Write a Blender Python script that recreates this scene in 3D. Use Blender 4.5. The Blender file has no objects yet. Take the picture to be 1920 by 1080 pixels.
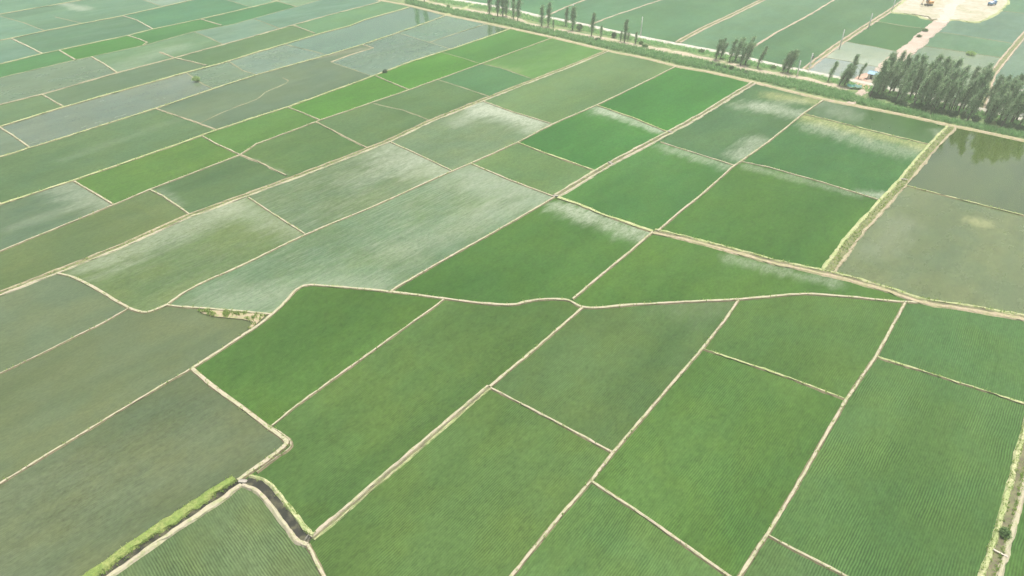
import bpy, bmesh, math, random
import numpy as np
from mathutils import Vector, Matrix, noise as mnoise

# ------------------------------------------------------------------ camera, sky, sun, exposure
sc = bpy.context.scene
COL = sc.collection
cam_d = bpy.data.cameras.new('camera'); cam = bpy.data.objects.new('camera', cam_d); COL.objects.link(cam)
cam.location = (0, 0, 100); cam.rotation_euler = (math.radians(90 - 34.8), 0, 0)
cam_d.sensor_width = 36; cam_d.lens = 24; cam_d.clip_start = .5; cam_d.clip_end = 12000
sc.camera = cam
SUN_EL, SUN_AZ = math.radians(74), math.radians(35)      # azimuth from +Y towards +X
world = bpy.data.worlds.new('World'); sc.world = world; world.use_nodes = True
wn = world.node_tree; wn.nodes.clear()
sky = wn.nodes.new('ShaderNodeTexSky'); sky.sky_type = 'NISHITA'; sky.sun_disc = False
sky.sun_elevation = SUN_EL; sky.sun_rotation = SUN_AZ; sky.air_density = .8; sky.dust_density = 9.0; sky.ozone_density = 1.0
bg = wn.nodes.new('ShaderNodeBackground'); bg.inputs['Strength'].default_value = .1
wo = wn.nodes.new('ShaderNodeOutputWorld')
wn.links.new(sky.outputs[0], bg.inputs[0]); wn.links.new(bg.outputs[0], wo.inputs[0])
sun_d = bpy.data.lights.new('sun', 'SUN'); sun = bpy.data.objects.new('sun', sun_d); COL.objects.link(sun)
sun_d.energy = 2.0; sun_d.angle = math.radians(8); sun_d.color = (1, .95, .87)
sun.rotation_euler = (-(math.pi / 2 - SUN_EL), 0, -SUN_AZ); sun.location = (0, 0, 300)
sc.view_settings.view_transform = 'Standard'; sc.view_settings.look = 'None'; sc.view_settings.gamma = 1
sc.view_settings.use_curve_mapping = False; sc.view_settings.exposure = 1.0
sc.render.engine = 'CYCLES'
sc.cycles.max_bounces = 6; sc.cycles.volume_bounces = 1; sc.cycles.transparent_max_bounces = 8
sc.cycles.caustics_reflective = False; sc.cycles.caustics_refractive = False
sc.cycles.use_adaptive_sampling = False; sc.cycles.use_denoising = True; sc.cycles.denoising_prefilter = 'NONE'
random.seed(7); RNG = np.random.default_rng(7)

# ------------------------------------------------------------------ layout of the plain, metres on the ground (x across, y away)
PADDIES = [
{'poly':[(-163.87,103.09),(-174.23,114),(-142.29,161.54),(-123.78,189.09),(-123.67,189.26),(-117.19,199.52),(-111.15,195.02),(-97.22,182.41),(-98.18,181.39),(-109.19,165.26),(-120.84,151.33),(-121.27,150.85),(-129.81,141.27)],'col':(0.0607,0.098,0.032),'wet':0.35,'ang':0.867,'rows':0.0,'streak':0.0,'pale':[],'label':'olive green paddy along the long double bund, before the curved bund leaves it','group':None},
{'poly':[(-97.22,182.41),(-111.15,195.02),(-117.19,199.52),(-96.95,226.82),(-89.71,221.82),(-73.52,207.85),(-84.58,195.76),(-84.95,195.37)],'col':(0.0425,0.0875,0.0308),'wet':0.3,'ang':0.867,'rows':0.0,'streak':0.0,'pale':[((-113.26,198.01),(-104.44,188.9),3,0.25,'pale')],'label':'muted dark green paddy between bright lime paddy and long double bund','group':None},
{'poly':[(-73.52,207.85),(-89.71,221.82),(-96.95,226.82),(-94.19,236.37),(-77.45,258.57),(-67.97,248.67),(-52.08,232.25),(-65.96,216.12)],'col':(0.0509,0.1037,0.0311),'wet':0.2,'ang':0.867,'rows':0.0,'streak':0.0,'pale':[((-91.86,222.71),(-77.28,210.64),2,0.3,'pale')],'label':'mid green paddy with grassy middle beside long double bund','group':None},
{'poly':[(-52.08,232.25),(-67.97,248.67),(-77.45,258.57),(-76.16,260.28),(-59.17,280.25),(-44.85,271.54),(-31.95,259.9),(-32.1,259.71),(-45.99,239.33)],'col':(0.0489,0.0967,0.0341),'wet':0.2,'ang':0.867,'rows':0.0,'streak':0.0,'pale':[],'label':'soft green paddy with a broken short bund on its far side','group':None},
{'poly':[(-31.95,259.9),(-44.85,271.54),(-59.17,280.25),(-45.32,296.53),(-34.01,310.78),(-21.3,299.37),(-9.12,287.52),(-12.46,283.59),(-13.02,282.9)],'col':(0.046,0.0965,0.0337),'wet':0.2,'ang':0.867,'rows':0.0,'streak':0.0,'pale':[],'label':'plain soft green paddy beside the double bund, one field before bluish one','group':None},
{'poly':[(-9.12,287.52),(-21.3,299.37),(-34.01,310.78),(-15.04,334.72),(-5.1,327.95),(10.41,310.48),(9.73,309.69)],'col':(0.0326,0.1023,0.0323),'wet':0.3,'ang':0.867,'rows':0.0,'streak':0.0,'pale':[],'label':'bluish green paddy wedged between yellow green field and the double bund','group':None},
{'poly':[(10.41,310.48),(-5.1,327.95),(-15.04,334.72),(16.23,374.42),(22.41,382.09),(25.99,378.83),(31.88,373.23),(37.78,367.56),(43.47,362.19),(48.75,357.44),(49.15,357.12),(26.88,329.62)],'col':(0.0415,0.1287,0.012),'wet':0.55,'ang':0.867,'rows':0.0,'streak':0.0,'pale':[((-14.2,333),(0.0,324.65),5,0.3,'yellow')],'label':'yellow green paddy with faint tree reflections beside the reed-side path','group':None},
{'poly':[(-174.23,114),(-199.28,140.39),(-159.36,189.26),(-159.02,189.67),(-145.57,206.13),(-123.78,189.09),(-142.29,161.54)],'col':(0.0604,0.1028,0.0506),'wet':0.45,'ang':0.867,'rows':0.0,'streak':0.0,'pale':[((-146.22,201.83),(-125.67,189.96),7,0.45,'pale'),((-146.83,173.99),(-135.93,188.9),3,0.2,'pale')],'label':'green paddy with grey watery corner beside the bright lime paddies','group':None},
{'poly':[(-123.78,189.09),(-145.57,206.13),(-133.1,222.71),(-122.64,236.86),(-117.33,244.61),(-109.08,236.86),(-96.95,226.82),(-117.19,199.52),(-123.67,189.26)],'col':(0.0473,0.1081,0.02),'wet':0.1,'ang':0.867,'rows':0.0,'streak':0.0,'pale':[],'label':'bright lime green paddy between a pale watery-cornered paddy and another lime one','group':None},
{'poly':[(-96.95,226.82),(-109.08,236.86),(-117.33,244.61),(-113.45,250.28),(-102.62,263.75),(-93.14,274.96),(-84.42,267.9),(-76.16,260.28),(-77.45,258.57),(-94.19,236.37)],'col':(0.0435,0.1108,0.0214),'wet':0.1,'ang':0.867,'rows':0.0,'streak':0.0,'pale':[],'label':'lime green paddy strip with short bunds closing both its ends, middle of three','group':None},
{'poly':[(-76.16,260.28),(-84.42,267.9),(-93.14,274.96),(-92.89,275.25),(-64.88,315.06),(-64.62,315.47),(-63.81,316.71),(-54.19,305.94),(-45.32,296.53),(-59.17,280.25)],'col':(0.0365,0.1157,0.0143),'wet':0.08,'ang':0.867,'rows':0.0,'streak':0.0,'pale':[],'label':'most vivid lime green paddy strip under the grey olive far fields','group':None},
{'poly':[(-45.32,296.53),(-54.19,305.94),(-63.81,316.71),(-50.37,337.32),(-36.18,354.38),(-25.28,345.32),(-15.04,334.72),(-34.01,310.78)],'col':(0.0393,0.1323,0.0144),'wet':0.1,'ang':0.867,'rows':0.0,'streak':0.0,'pale':[],'label':'lime green paddy next to the big grey flooded field with dark tussock on its bund','group':None},
{'poly':[(-15.04,334.72),(-25.28,345.32),(-36.18,354.38),(-31.44,360.07),(-30.4,361.32),(-8.83,389.44),(-0.58,401.28),(0.0,400.81),(4.5,397.15),(8.53,393.89),(12.36,390.76),(16.23,387.53),(20.36,383.96),(22.41,382.09),(16.23,374.42)],'col':(0.0332,0.1132,0.019),'wet':0.15,'ang':0.867,'rows':0.0,'streak':0.0,'pale':[],'label':'fresh green paddy running up to the reed-side path past the grey flooded field','group':None},
{'poly':[(-159.02,189.67),(-177.04,201.06),(-191.97,210.66),(-181.36,224.98),(-175.33,233.13),(-172.56,236.86),(-146.94,273.39),(-129.5,261.43),(-122.94,256.88),(-113.45,250.28),(-117.33,244.61),(-122.64,236.86),(-133.1,222.71),(-145.57,206.13)],'col':(0.0523,0.1018,0.041),'wet':0.25,'ang':0.867,'rows':0.0,'streak':0.0,'pale':[((-157.47,222.71),(-129.41,266.71),3,0.1,'pale')],'label':'long grey green paddy streaked with lighter bands between two grassy bunds','group':None},
{'poly':[(-113.45,250.28),(-122.94,256.88),(-129.5,261.43),(-146.94,273.39),(-132.01,297.94),(-119.14,317.42),(-118.95,317.65),(-92.9,349.34),(-91.68,350.83),(-78.64,368.28),(-72.02,362.3),(-81.88,348.97),(-88.73,337.32),(-76.17,326.29),(-64.62,315.47),(-64.88,315.06),(-92.89,275.25),(-93.14,274.96),(-102.62,263.75)],'col':(0.0541,0.0949,0.0474),'wet':0.45,'ang':0.867,'rows':0.0,'streak':0.0,'pale':[((-109.38,336.45),(-74.79,362.3),3,0.45,'mud')],'label':'olive grey paddy holding a crooked dead-end bund','group':None},
{'poly':[(-64.62,315.47),(-76.17,326.29),(-88.73,337.32),(-81.88,348.97),(-72.02,362.3),(-78.64,368.28),(-63.41,392.15),(-48.76,377.55),(-44.12,372.88),(-31.44,360.07),(-36.18,354.38),(-50.37,337.32),(-63.81,316.71)],'col':(0.0622,0.1166,0.0657),'wet':0.85,'ang':0.867,'rows':0.0,'streak':0.0,'pale':[],'label':'pale grey flooded paddy with bare mud corner beside the grassy bund','group':None},
{'poly':[(-63.41,392.15),(-55.63,404.34),(-39.08,432.7),(-31.94,426.61),(-23.53,419.73),(-15.04,412.91),(-14.29,412.31),(-16.89,409.11),(-29.66,392.8),(-44.12,372.88),(-48.76,377.55)],'col':(0.0645,0.1323,0.0713),'wet':0.9,'ang':0.867,'rows':0.0,'streak':0.0,'pale':[],'label':'grey flooded paddy touching the reed-side path at the grass track','group':None},
{'poly':[(-31.44,360.07),(-44.12,372.88),(-29.66,392.8),(-16.89,409.11),(-14.29,412.31),(-7.03,406.51),(-0.58,401.28),(-8.83,389.44),(-30.4,361.32)],'col':(0.0572,0.1143,0.0522),'wet':1,'ang':0.867,'rows':0.0,'streak':0.0,'pale':[],'label':'narrow grey flooded paddy with tree reflection at the reed-side path','group':None},
{'poly':[(-224.41,166.85),(-240.97,184.3),(-199.06,253.37),(-198.61,253),(-188.32,244.46),(-175.33,233.13),(-181.36,224.98),(-191.97,210.66)],'col':(0.073,0.1169,0.066),'wet':0.7,'ang':0.867,'rows':0.0,'streak':0.0,'pale':[],'label':'small grey flooded paddy behind a pale cross bund','group':None},
{'poly':[(-175.33,233.13),(-188.32,244.46),(-198.61,253),(-199.06,253.37),(-198.95,253.55),(-185.78,275.25),(-155.88,317.42),(-153.03,321.05),(-140.42,305.94),(-132.01,297.94),(-146.94,273.39),(-172.56,236.86)],'col':(0.0873,0.1264,0.0788),'wet':0.9,'ang':0.867,'rows':0.0,'streak':0.0,'pale':[],'label':'widest grey blue flooded paddy with a lone green bush at its end','group':None},
{'poly':[(-132.01,297.94),(-140.42,305.94),(-153.03,321.05),(-145.42,330.74),(-141.63,335.58),(-139.39,339.15),(-127.69,324.65),(-118.95,317.65),(-119.14,317.42)],'col':(0.0734,0.1254,0.0607),'wet':0.8,'ang':0.867,'rows':0.0,'streak':0.0,'pale':[],'label':'long grey blue flooded paddy in a far strip, hardly any rice showing','group':'flooded paddies of the far strips'},
{'poly':[(-118.95,317.65),(-127.69,324.65),(-139.39,339.15),(-130.3,353.64),(-120.18,368.82),(-105.93,359.37),(-92.9,349.34)],'col':(0.0789,0.1373,0.0828),'wet':0.85,'ang':0.867,'rows':0.0,'streak':0.0,'pale':[],'label':'long grey blue flooded paddy in a far strip, hardly any rice showing','group':'flooded paddies of the far strips'},
{'poly':[(-92.9,349.34),(-105.93,359.37),(-120.18,368.82),(-107.02,388.59),(-103.46,393.93),(-93.18,406.71),(-86.62,421.49),(-62.87,455.05),(-58.6,451.23),(-54.02,446.85),(-49.44,442.36),(-44.7,437.79),(-39.67,433.2),(-39.08,432.7),(-55.63,404.34),(-63.41,392.15),(-78.64,368.28),(-91.68,350.83)],'col':(0.0458,0.1152,0.0537),'wet':1,'ang':0.867,'rows':0.0,'streak':0.0,'pale':[],'label':'long flooded paddy mirroring trees below the reed-side path','group':None},
{'poly':[(-199.06,253.37),(-219.65,270.44),(-213.88,277.78),(-203.66,290.76),(-185.78,275.25),(-198.95,253.55)],'col':(0.0636,0.1175,0.0515),'wet':0.25,'ang':0.867,'rows':0.0,'streak':0.0,'pale':[],'label':'yellowish green paddy cut by a pale cross bund beside the widest flooded paddy','group':None},
{'poly':[(-185.78,275.25),(-203.66,290.76),(-203.5,290.97),(-185.19,320.6),(-168.08,344.41),(-158.57,339.07),(-145.42,330.74),(-153.03,321.05),(-155.88,317.42)],'col':(0.0563,0.1058,0.0469),'wet':0.5,'ang':0.867,'rows':0.0,'streak':0.0,'pale':[],'label':'pale grey green paddy in the far strips between grassy bunds','group':'grey green paddies of the far strips'},
{'poly':[(-145.42,330.74),(-158.57,339.07),(-168.08,344.41),(-152.08,368.45),(-140.31,386.14),(-131.21,400.63),(-126.22,408.59),(-107.02,388.59),(-120.18,368.82),(-130.3,353.64),(-139.39,339.15),(-141.63,335.58)],'col':(0.0437,0.1008,0.0325),'wet':0.35,'ang':0.867,'rows':0.0,'streak':0.0,'pale':[],'label':'pale grey green paddy in the far strips between grassy bunds','group':'grey green paddies of the far strips'},
{'poly':[(-107.02,388.59),(-126.22,408.59),(-125.89,409.11),(-107.27,437.22),(-87.32,464.29),(-84.8,471.76),(-82.22,469.84),(-77.43,466.36),(-72.71,462.87),(-68,459.27),(-63.31,455.44),(-62.87,455.05),(-86.62,421.49),(-93.18,406.71),(-103.46,393.93)],'col':(0.0539,0.1331,0.0559),'wet':0.3,'ang':0.867,'rows':0.0,'streak':0.0,'pale':[],'label':'grassy pale green paddy with greener tree reflection near the path','group':None},
{'poly':[(-219.65,270.44),(-249.38,295.1),(-235.88,313.51),(-215.86,340.83),(-215.61,341.11),(-210.7,346.76),(-198.38,334.72),(-185.19,320.6),(-203.5,290.97),(-203.66,290.76),(-213.88,277.78)],'col':(0.0662,0.1147,0.0534),'wet':0.75,'ang':0.867,'rows':0.0,'streak':0.0,'pale':[],'label':'long grey blue flooded paddy in a far strip, hardly any rice showing','group':'flooded paddies of the far strips'},
{'poly':[(-185.19,320.6),(-198.38,334.72),(-210.7,346.76),(-193.73,366.27),(-177.78,393.93),(-177.5,394.22),(-165.42,382.88),(-152.08,368.45),(-168.08,344.41)],'col':(0.0531,0.1201,0.0481),'wet':0.5,'ang':0.867,'rows':0.0,'streak':0.0,'pale':[((-189.16,326.29),(-174.52,362.3),8,0.3,'pale')],'label':'palest washed out green paddy among the far strips','group':None},
{'poly':[(-152.08,368.45),(-165.42,382.88),(-177.5,394.22),(-165.18,406.75),(-160.47,411.54),(-153.56,424.05),(-140.06,410.32),(-131.21,400.63),(-140.31,386.14)],'col':(0.0598,0.133,0.0731),'wet':0.7,'ang':0.867,'rows':0.0,'streak':0.0,'pale':[],'label':'long grey blue flooded paddy in a far strip, hardly any rice showing','group':'flooded paddies of the far strips'},
{'poly':[(-131.21,400.63),(-140.06,410.32),(-153.56,424.05),(-136.01,453.99),(-135.79,454.41),(-125.39,473.46),(-114.34,493.72),(-87.08,473.46),(-84.8,471.76),(-87.32,464.29),(-107.27,437.22),(-125.89,409.11),(-126.22,408.59)],'col':(0.0439,0.12,0.0667),'wet':0.6,'ang':0.867,'rows':0.0,'streak':0.0,'pale':[],'label':'long grey blue flooded paddy in a far strip, hardly any rice showing','group':'flooded paddies of the far strips'},
{'poly':[(-249.38,295.1),(-264.12,307.32),(-248.41,333.86),(-237.82,351.76),(-232.83,358),(-215.61,341.11),(-215.86,340.83),(-235.88,313.51)],'col':(0.0314,0.1172,0.0318),'wet':0.15,'ang':0.867,'rows':0.0,'streak':0.0,'pale':[],'label':'fresh green paddy in the far strips with pale cross bunds at its ends','group':'fresh green paddies of the far strips'},
{'poly':[(-215.61,341.11),(-232.83,358),(-210.41,386.1),(-200.66,378.61),(-193.89,372.35),(-193.73,366.27),(-210.7,346.76)],'col':(0.0248,0.1118,0.0149),'wet':0.15,'ang':0.867,'rows':0.0,'streak':0.0,'pale':[],'label':'fresh green paddy in the far strips with pale cross bunds at its ends','group':'fresh green paddies of the far strips'},
{'poly':[(-193.73,366.27),(-193.89,372.35),(-200.66,378.61),(-210.41,386.1),(-209.5,387.24),(-202.55,399.65),(-184.42,422.39),(-165.18,406.75),(-177.5,394.22),(-177.78,393.93)],'col':(0.0234,0.103,0.0228),'wet':0.15,'ang':0.867,'rows':0.0,'streak':0.0,'pale':[],'label':'fresh green paddy in the far strips with pale cross bunds at its ends','group':'fresh green paddies of the far strips'},
{'poly':[(-165.18,406.75),(-184.42,422.39),(-184.11,422.77),(-163.37,452.93),(-161.65,455.44),(-152.76,470.23),(-151.27,468.84),(-135.79,454.41),(-136.01,453.99),(-153.56,424.05),(-160.47,411.54)],'col':(0.0257,0.1083,0.0345),'wet':0.15,'ang':0.867,'rows':0.0,'streak':0.0,'pale':[],'label':'fresh green paddy in the far strips with pale cross bunds at its ends','group':'fresh green paddies of the far strips'},
{'poly':[(-264.12,307.32),(-304.33,340.66),(-274.68,376.5),(-271.33,380.55),(-254.39,366.27),(-237.82,351.76),(-248.41,333.86)],'col':(0.0614,0.1371,0.0814),'wet':0.5,'ang':0.867,'rows':0.0,'streak':0.0,'pale':[],'label':'pale grey green paddy in the far strips between grassy bunds','group':'grey green paddies of the far strips'},
{'poly':[(-237.82,351.76),(-254.39,366.27),(-271.33,380.55),(-268.51,383.96),(-261.41,396.2),(-248.54,412.44),(-234.18,430.55),(-220.86,420.23),(-202.55,399.65),(-209.5,387.24),(-210.41,386.1),(-232.83,358)],'col':(0.0361,0.1042,0.0458),'wet':0.45,'ang':0.867,'rows':0.0,'streak':0.0,'pale':[],'label':'pale grey green paddy in the far strips between grassy bunds','group':'grey green paddies of the far strips'},
{'poly':[(-202.55,399.65),(-220.86,420.23),(-234.18,430.55),(-219.92,454.19),(-208.3,473.46),(-200.62,486.17),(-189.88,476.58),(-163.37,452.93),(-184.11,422.77),(-184.42,422.39)],'col':(0.0316,0.1118,0.0499),'wet':0.2,'ang':0.867,'rows':0.0,'streak':0.0,'pale':[],'label':'fresh green paddy in the far strips with pale cross bunds at its ends','group':'fresh green paddies of the far strips'},
{'poly':[(-163.37,452.93),(-189.88,476.58),(-200.62,486.17),(-189.55,504.53),(-152.76,470.23),(-161.65,455.44)],'col':(0.0725,0.1558,0.0859),'wet':0.25,'ang':0.867,'rows':0.0,'streak':0.0,'pale':[],'label':'fresh green paddy in the far strips with pale cross bunds at its ends','group':'fresh green paddies of the far strips'},
{'poly':[(-304.33,340.66),(-352.42,380.54),(-311.58,433.03),(-307.96,430.55),(-283.81,413.99),(-261.41,396.2),(-268.51,383.96),(-271.33,380.55),(-274.68,376.5)],'col':(0.0582,0.1408,0.081),'wet':0.5,'ang':0.867,'rows':0.0,'streak':0.0,'pale':[],'label':'pale grey green paddy in the far strips between grassy bunds','group':'grey green paddies of the far strips'},
{'poly':[(-261.41,396.2),(-283.81,413.99),(-307.96,430.55),(-311.58,433.03),(-310.41,434.53),(-281.33,471.91),(-263.9,494.31),(-241.04,473.46),(-219.92,454.19),(-234.18,430.55),(-248.54,412.44)],'col':(0.0471,0.1209,0.0606),'wet':0.45,'ang':0.867,'rows':0.0,'streak':0.0,'pale':[((-286.85,462.8),(-265.67,446.87),5,0.7,'pale')],'label':'pale grey green paddy in the far strips between grassy bunds','group':'grey green paddies of the far strips'},
{'poly':[(-219.92,454.19),(-241.04,473.46),(-263.9,494.31),(-241.71,522.83),(-200.62,486.17),(-208.3,473.46)],'col':(0.1089,0.1795,0.1191),'wet':0.5,'ang':0.867,'rows':0.0,'streak':0.0,'pale':[],'label':'pale grey green paddy in the far strips between grassy bunds','group':'grey green paddies of the far strips'},
{'poly':[(-311.58,433.03),(-785.68,758),(-820.66,794.84),(-593.41,794.84),(-263.9,494.31),(-281.33,471.91),(-310.41,434.53)],'col':(0.0553,0.1395,0.0778),'wet':0.4,'ang':0.867,'rows':0.0,'streak':0.0,'pale':[],'label':'pale grey green paddy in the far strips between grassy bunds','group':'grey green paddies of the far strips'},
{'poly':[(-84.8,471.76),(-87.08,473.46),(-114.34,493.72),(-102.9,514.7),(-76.07,497.56)],'col':(0.0908,0.1679,0.0728),'wet':0.3,'ang':0.867,'rows':0.0,'streak':0.0,'pale':[],'label':'pale grey green paddy in the far strips between grassy bunds','group':'grey green paddies of the far strips'},
{'poly':[(-135.79,454.41),(-151.27,468.84),(-152.76,470.23),(-150.82,473.46),(-131.14,506.21),(-114.34,493.72),(-125.39,473.46)],'col':(0.0906,0.1678,0.086),'wet':0.4,'ang':0.867,'rows':0.0,'streak':0.0,'pale':[],'label':'pale grey green paddy in the far strips between grassy bunds','group':'grey green paddies of the far strips'},
{'poly':[(-152.76,470.23),(-189.55,504.53),(-170.76,535.67),(-131.14,506.21),(-150.82,473.46)],'col':(0.0894,0.1671,0.0894),'wet':0.4,'ang':0.867,'rows':0.0,'streak':0.0,'pale':[],'label':'pale grey green paddy in the far strips between grassy bunds','group':'grey green paddies of the far strips'},
{'poly':[(-121.27,150.85),(-120.84,151.33),(-109.19,165.26),(-98.18,181.39),(-97.22,182.41),(-84.95,195.37),(-73.11,183.73),(-59.52,170.74),(-62.38,167.37),(-65.32,163.7),(-68.13,160.12),(-70.74,156.8),(-73.1,153.93),(-74.73,152.09),(-76.28,150.43),(-77.72,148.9),(-79.04,147.46),(-80.21,146.06),(-80.94,145.11),(-81.59,144.21),(-82.18,143.34),(-82.73,142.45),(-83.25,141.51),(-83.73,140.53),(-84.16,139.52),(-84.56,138.5),(-84.96,137.47),(-85.36,136.47),(-85.53,136.3),(-85.61,136.21),(-85.86,135.94),(-86.11,135.68),(-86.36,135.41),(-86.65,135.14),(-87.03,134.76),(-87.43,134.34),(-87.85,133.93),(-88.3,133.6),(-88.77,133.39),(-89.17,133.32),(-89.58,133.32),(-90,133.37),(-90.46,133.47),(-90.95,133.61),(-91.57,133.82),(-92.23,134.09),(-92.94,134.43),(-93.73,134.85),(-94.11,135.07),(-94.63,135.36),(-96.56,136.57),(-98.92,138.18),(-101.51,139.99),(-104.13,141.8),(-106.53,143.4),(-108.34,144.57),(-110.1,145.7),(-111.8,146.76),(-113.43,147.72),(-114.98,148.54),(-116.16,149.08),(-117.26,149.5),(-118.31,149.85),(-119.35,150.19)],'col':(0.0684,0.1108,0.0393),'wet':0.25,'ang':0.867,'rows':0.0,'streak':0.3,'pale':[((-110.89,157.94),(-88.32,185.43),9,0.5,'pale'),((-87.86,188.9),(-64.04,173.99),7,0.4,'pale')],'label':'green paddy with whitish patches of sparse rice and painted water glare beside the curving pale bund','group':None},
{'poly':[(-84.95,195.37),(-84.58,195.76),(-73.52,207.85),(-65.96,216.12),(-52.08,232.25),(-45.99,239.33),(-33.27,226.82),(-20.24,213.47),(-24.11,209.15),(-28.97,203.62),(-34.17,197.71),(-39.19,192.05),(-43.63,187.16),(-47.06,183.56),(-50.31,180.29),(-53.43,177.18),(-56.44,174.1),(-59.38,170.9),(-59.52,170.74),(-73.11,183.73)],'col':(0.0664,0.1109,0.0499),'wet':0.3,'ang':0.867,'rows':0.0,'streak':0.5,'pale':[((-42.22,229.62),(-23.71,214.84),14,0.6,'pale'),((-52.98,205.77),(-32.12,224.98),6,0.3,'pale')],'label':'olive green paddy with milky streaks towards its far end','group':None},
{'poly':[(-45.99,239.33),(-32.1,259.71),(-31.95,259.9),(-13.02,282.9),(0.0,269.71),(15.94,256.09),(15.65,255.76),(12.74,252.15),(10.04,248.61),(7.46,245.14),(4.87,241.73),(2.17,238.35),(1.94,238.08),(-1.26,234.3),(-4.91,230.15),(-8.49,226.16),(-11.75,222.57),(-14.47,219.6),(-15.73,218.23),(-16.77,217.15),(-17.74,216.14),(-18.82,215),(-20.16,213.56),(-20.24,213.47),(-33.27,226.82)],'col':(0.0799,0.1293,0.0625),'wet':0.25,'ang':0.867,'rows':0.0,'streak':0.2,'pale':[((-11.42,272.77),(8.4,258),9,1,'pale'),((-12.12,274.01),(-4.35,269.71),7,0.7,'pale'),((-20.94,256.88),(-13.17,272.77),6,0.5,'pale')],'label':'soft green paddy with a bright white corner of painted water glare and sparse rice by the double bund','group':None},
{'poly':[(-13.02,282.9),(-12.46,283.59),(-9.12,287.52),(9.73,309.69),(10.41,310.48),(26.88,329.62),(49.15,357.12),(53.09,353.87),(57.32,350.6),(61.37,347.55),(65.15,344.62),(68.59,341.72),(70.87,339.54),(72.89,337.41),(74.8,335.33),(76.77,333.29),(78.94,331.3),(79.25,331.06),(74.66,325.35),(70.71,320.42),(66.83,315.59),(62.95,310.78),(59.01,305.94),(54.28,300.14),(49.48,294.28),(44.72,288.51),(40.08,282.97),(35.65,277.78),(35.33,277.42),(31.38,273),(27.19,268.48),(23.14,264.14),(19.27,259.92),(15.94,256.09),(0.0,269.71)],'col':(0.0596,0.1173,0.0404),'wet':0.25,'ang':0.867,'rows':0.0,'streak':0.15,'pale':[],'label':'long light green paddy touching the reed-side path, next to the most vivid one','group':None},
{'poly':[(-85.44,136.28),(-85.36,136.47),(-84.96,137.47),(-84.56,138.5),(-84.16,139.52),(-83.73,140.53),(-83.25,141.51),(-82.73,142.45),(-82.18,143.34),(-81.59,144.21),(-80.94,145.11),(-80.21,146.06),(-79.04,147.46),(-77.72,148.9),(-76.28,150.43),(-74.73,152.09),(-73.1,153.93),(-70.74,156.8),(-68.13,160.12),(-65.32,163.7),(-62.38,167.37),(-59.52,170.74),(-59.38,170.9),(-56.44,174.1),(-53.43,177.18),(-50.31,180.29),(-47.06,183.56),(-43.63,187.16),(-39.19,192.05),(-34.17,197.71),(-28.97,203.62),(-24.11,209.15),(-20.24,213.47),(-20.16,213.56),(-18.82,215),(-17.74,216.14),(-16.77,217.15),(-15.73,218.23),(-14.47,219.6),(0.0,205.77),(13.54,194.29),(0.0,178.12),(-20.57,154.72),(-27.69,146.31),(-31.09,142.06),(-31.92,142.22),(-35.18,142.78),(-38.69,143.34),(-42.19,143.86),(-45.41,144.3),(-48.07,144.6),(-49.27,144.75),(-50.34,144.91),(-51.3,145.01),(-52.16,145.01),(-52.94,144.84),(-53.47,144.61),(-53.94,144.31),(-54.35,143.93),(-54.72,143.48),(-55.06,142.93),(-55.39,142.12),(-55.64,141.15),(-55.86,140.1),(-56.07,139.04),(-56.32,138.05),(-56.62,137.09),(-56.93,136.14),(-57.25,135.21),(-57.58,134.29),(-57.92,133.39),(-58.28,132.47),(-65.8,133.61),(-73.1,134.7),(-81.57,135.58)],'col':(0.0691,0.123,0.058),'wet':0.35,'ang':0.867,'rows':0.0,'streak':0.6,'pale':[((-9.78,207.78),(9.33,195.02),15,0.5,'pale'),((-72.14,138.73),(-37.04,144.36),8,0.35,'pale'),((-29.72,162.11),(-4.87,183.73),8,0.3,'pale')],'label':'long silver grey paddy streaked with sparse rice and painted pale water glare along its length','group':None},
{'poly':[(-14.47,219.6),(-11.75,222.57),(-8.49,226.16),(-4.91,230.15),(-1.26,234.3),(1.94,238.08),(15.49,224.98),(29,213.13),(13.72,194.51),(13.54,194.29),(0.0,205.77)],'col':(0.0687,0.1264,0.0446),'wet':0.15,'ang':0.867,'rows':0.0,'streak':0.0,'pale':[],'label':'small plain green paddy before the culvert, between silver grey and deep green ones','group':None},
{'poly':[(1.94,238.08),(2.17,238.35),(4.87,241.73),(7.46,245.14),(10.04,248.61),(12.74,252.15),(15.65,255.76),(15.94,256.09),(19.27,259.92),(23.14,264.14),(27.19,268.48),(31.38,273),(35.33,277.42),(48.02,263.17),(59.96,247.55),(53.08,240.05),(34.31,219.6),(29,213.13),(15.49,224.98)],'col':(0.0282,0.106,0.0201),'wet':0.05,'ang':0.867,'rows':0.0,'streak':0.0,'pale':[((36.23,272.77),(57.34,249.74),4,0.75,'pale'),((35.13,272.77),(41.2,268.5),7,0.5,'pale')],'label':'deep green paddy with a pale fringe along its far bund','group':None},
{'poly':[(79.25,331.06),(82.02,328.93),(85.34,326.68),(88.77,324.46),(92.17,322.19),(95.4,319.8),(98.36,317.33),(101.17,314.82),(103.94,312.24),(106.78,309.54),(109.77,306.72),(94.73,288.92),(77.92,267.9),(59.96,247.55),(48.02,263.17),(35.33,277.42),(35.65,277.78),(40.08,282.97),(44.72,288.51),(49.48,294.28),(54.28,300.14),(59.01,305.94),(62.95,310.78),(66.83,315.59),(70.71,320.42),(74.66,325.35)],'col':(0.0241,0.1062,0.0168),'wet':0.03,'ang':0.867,'rows':0.0,'streak':0.0,'pale':[],'label':'most vivid evenly deep green paddy at the reed-side path','group':None},
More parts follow.
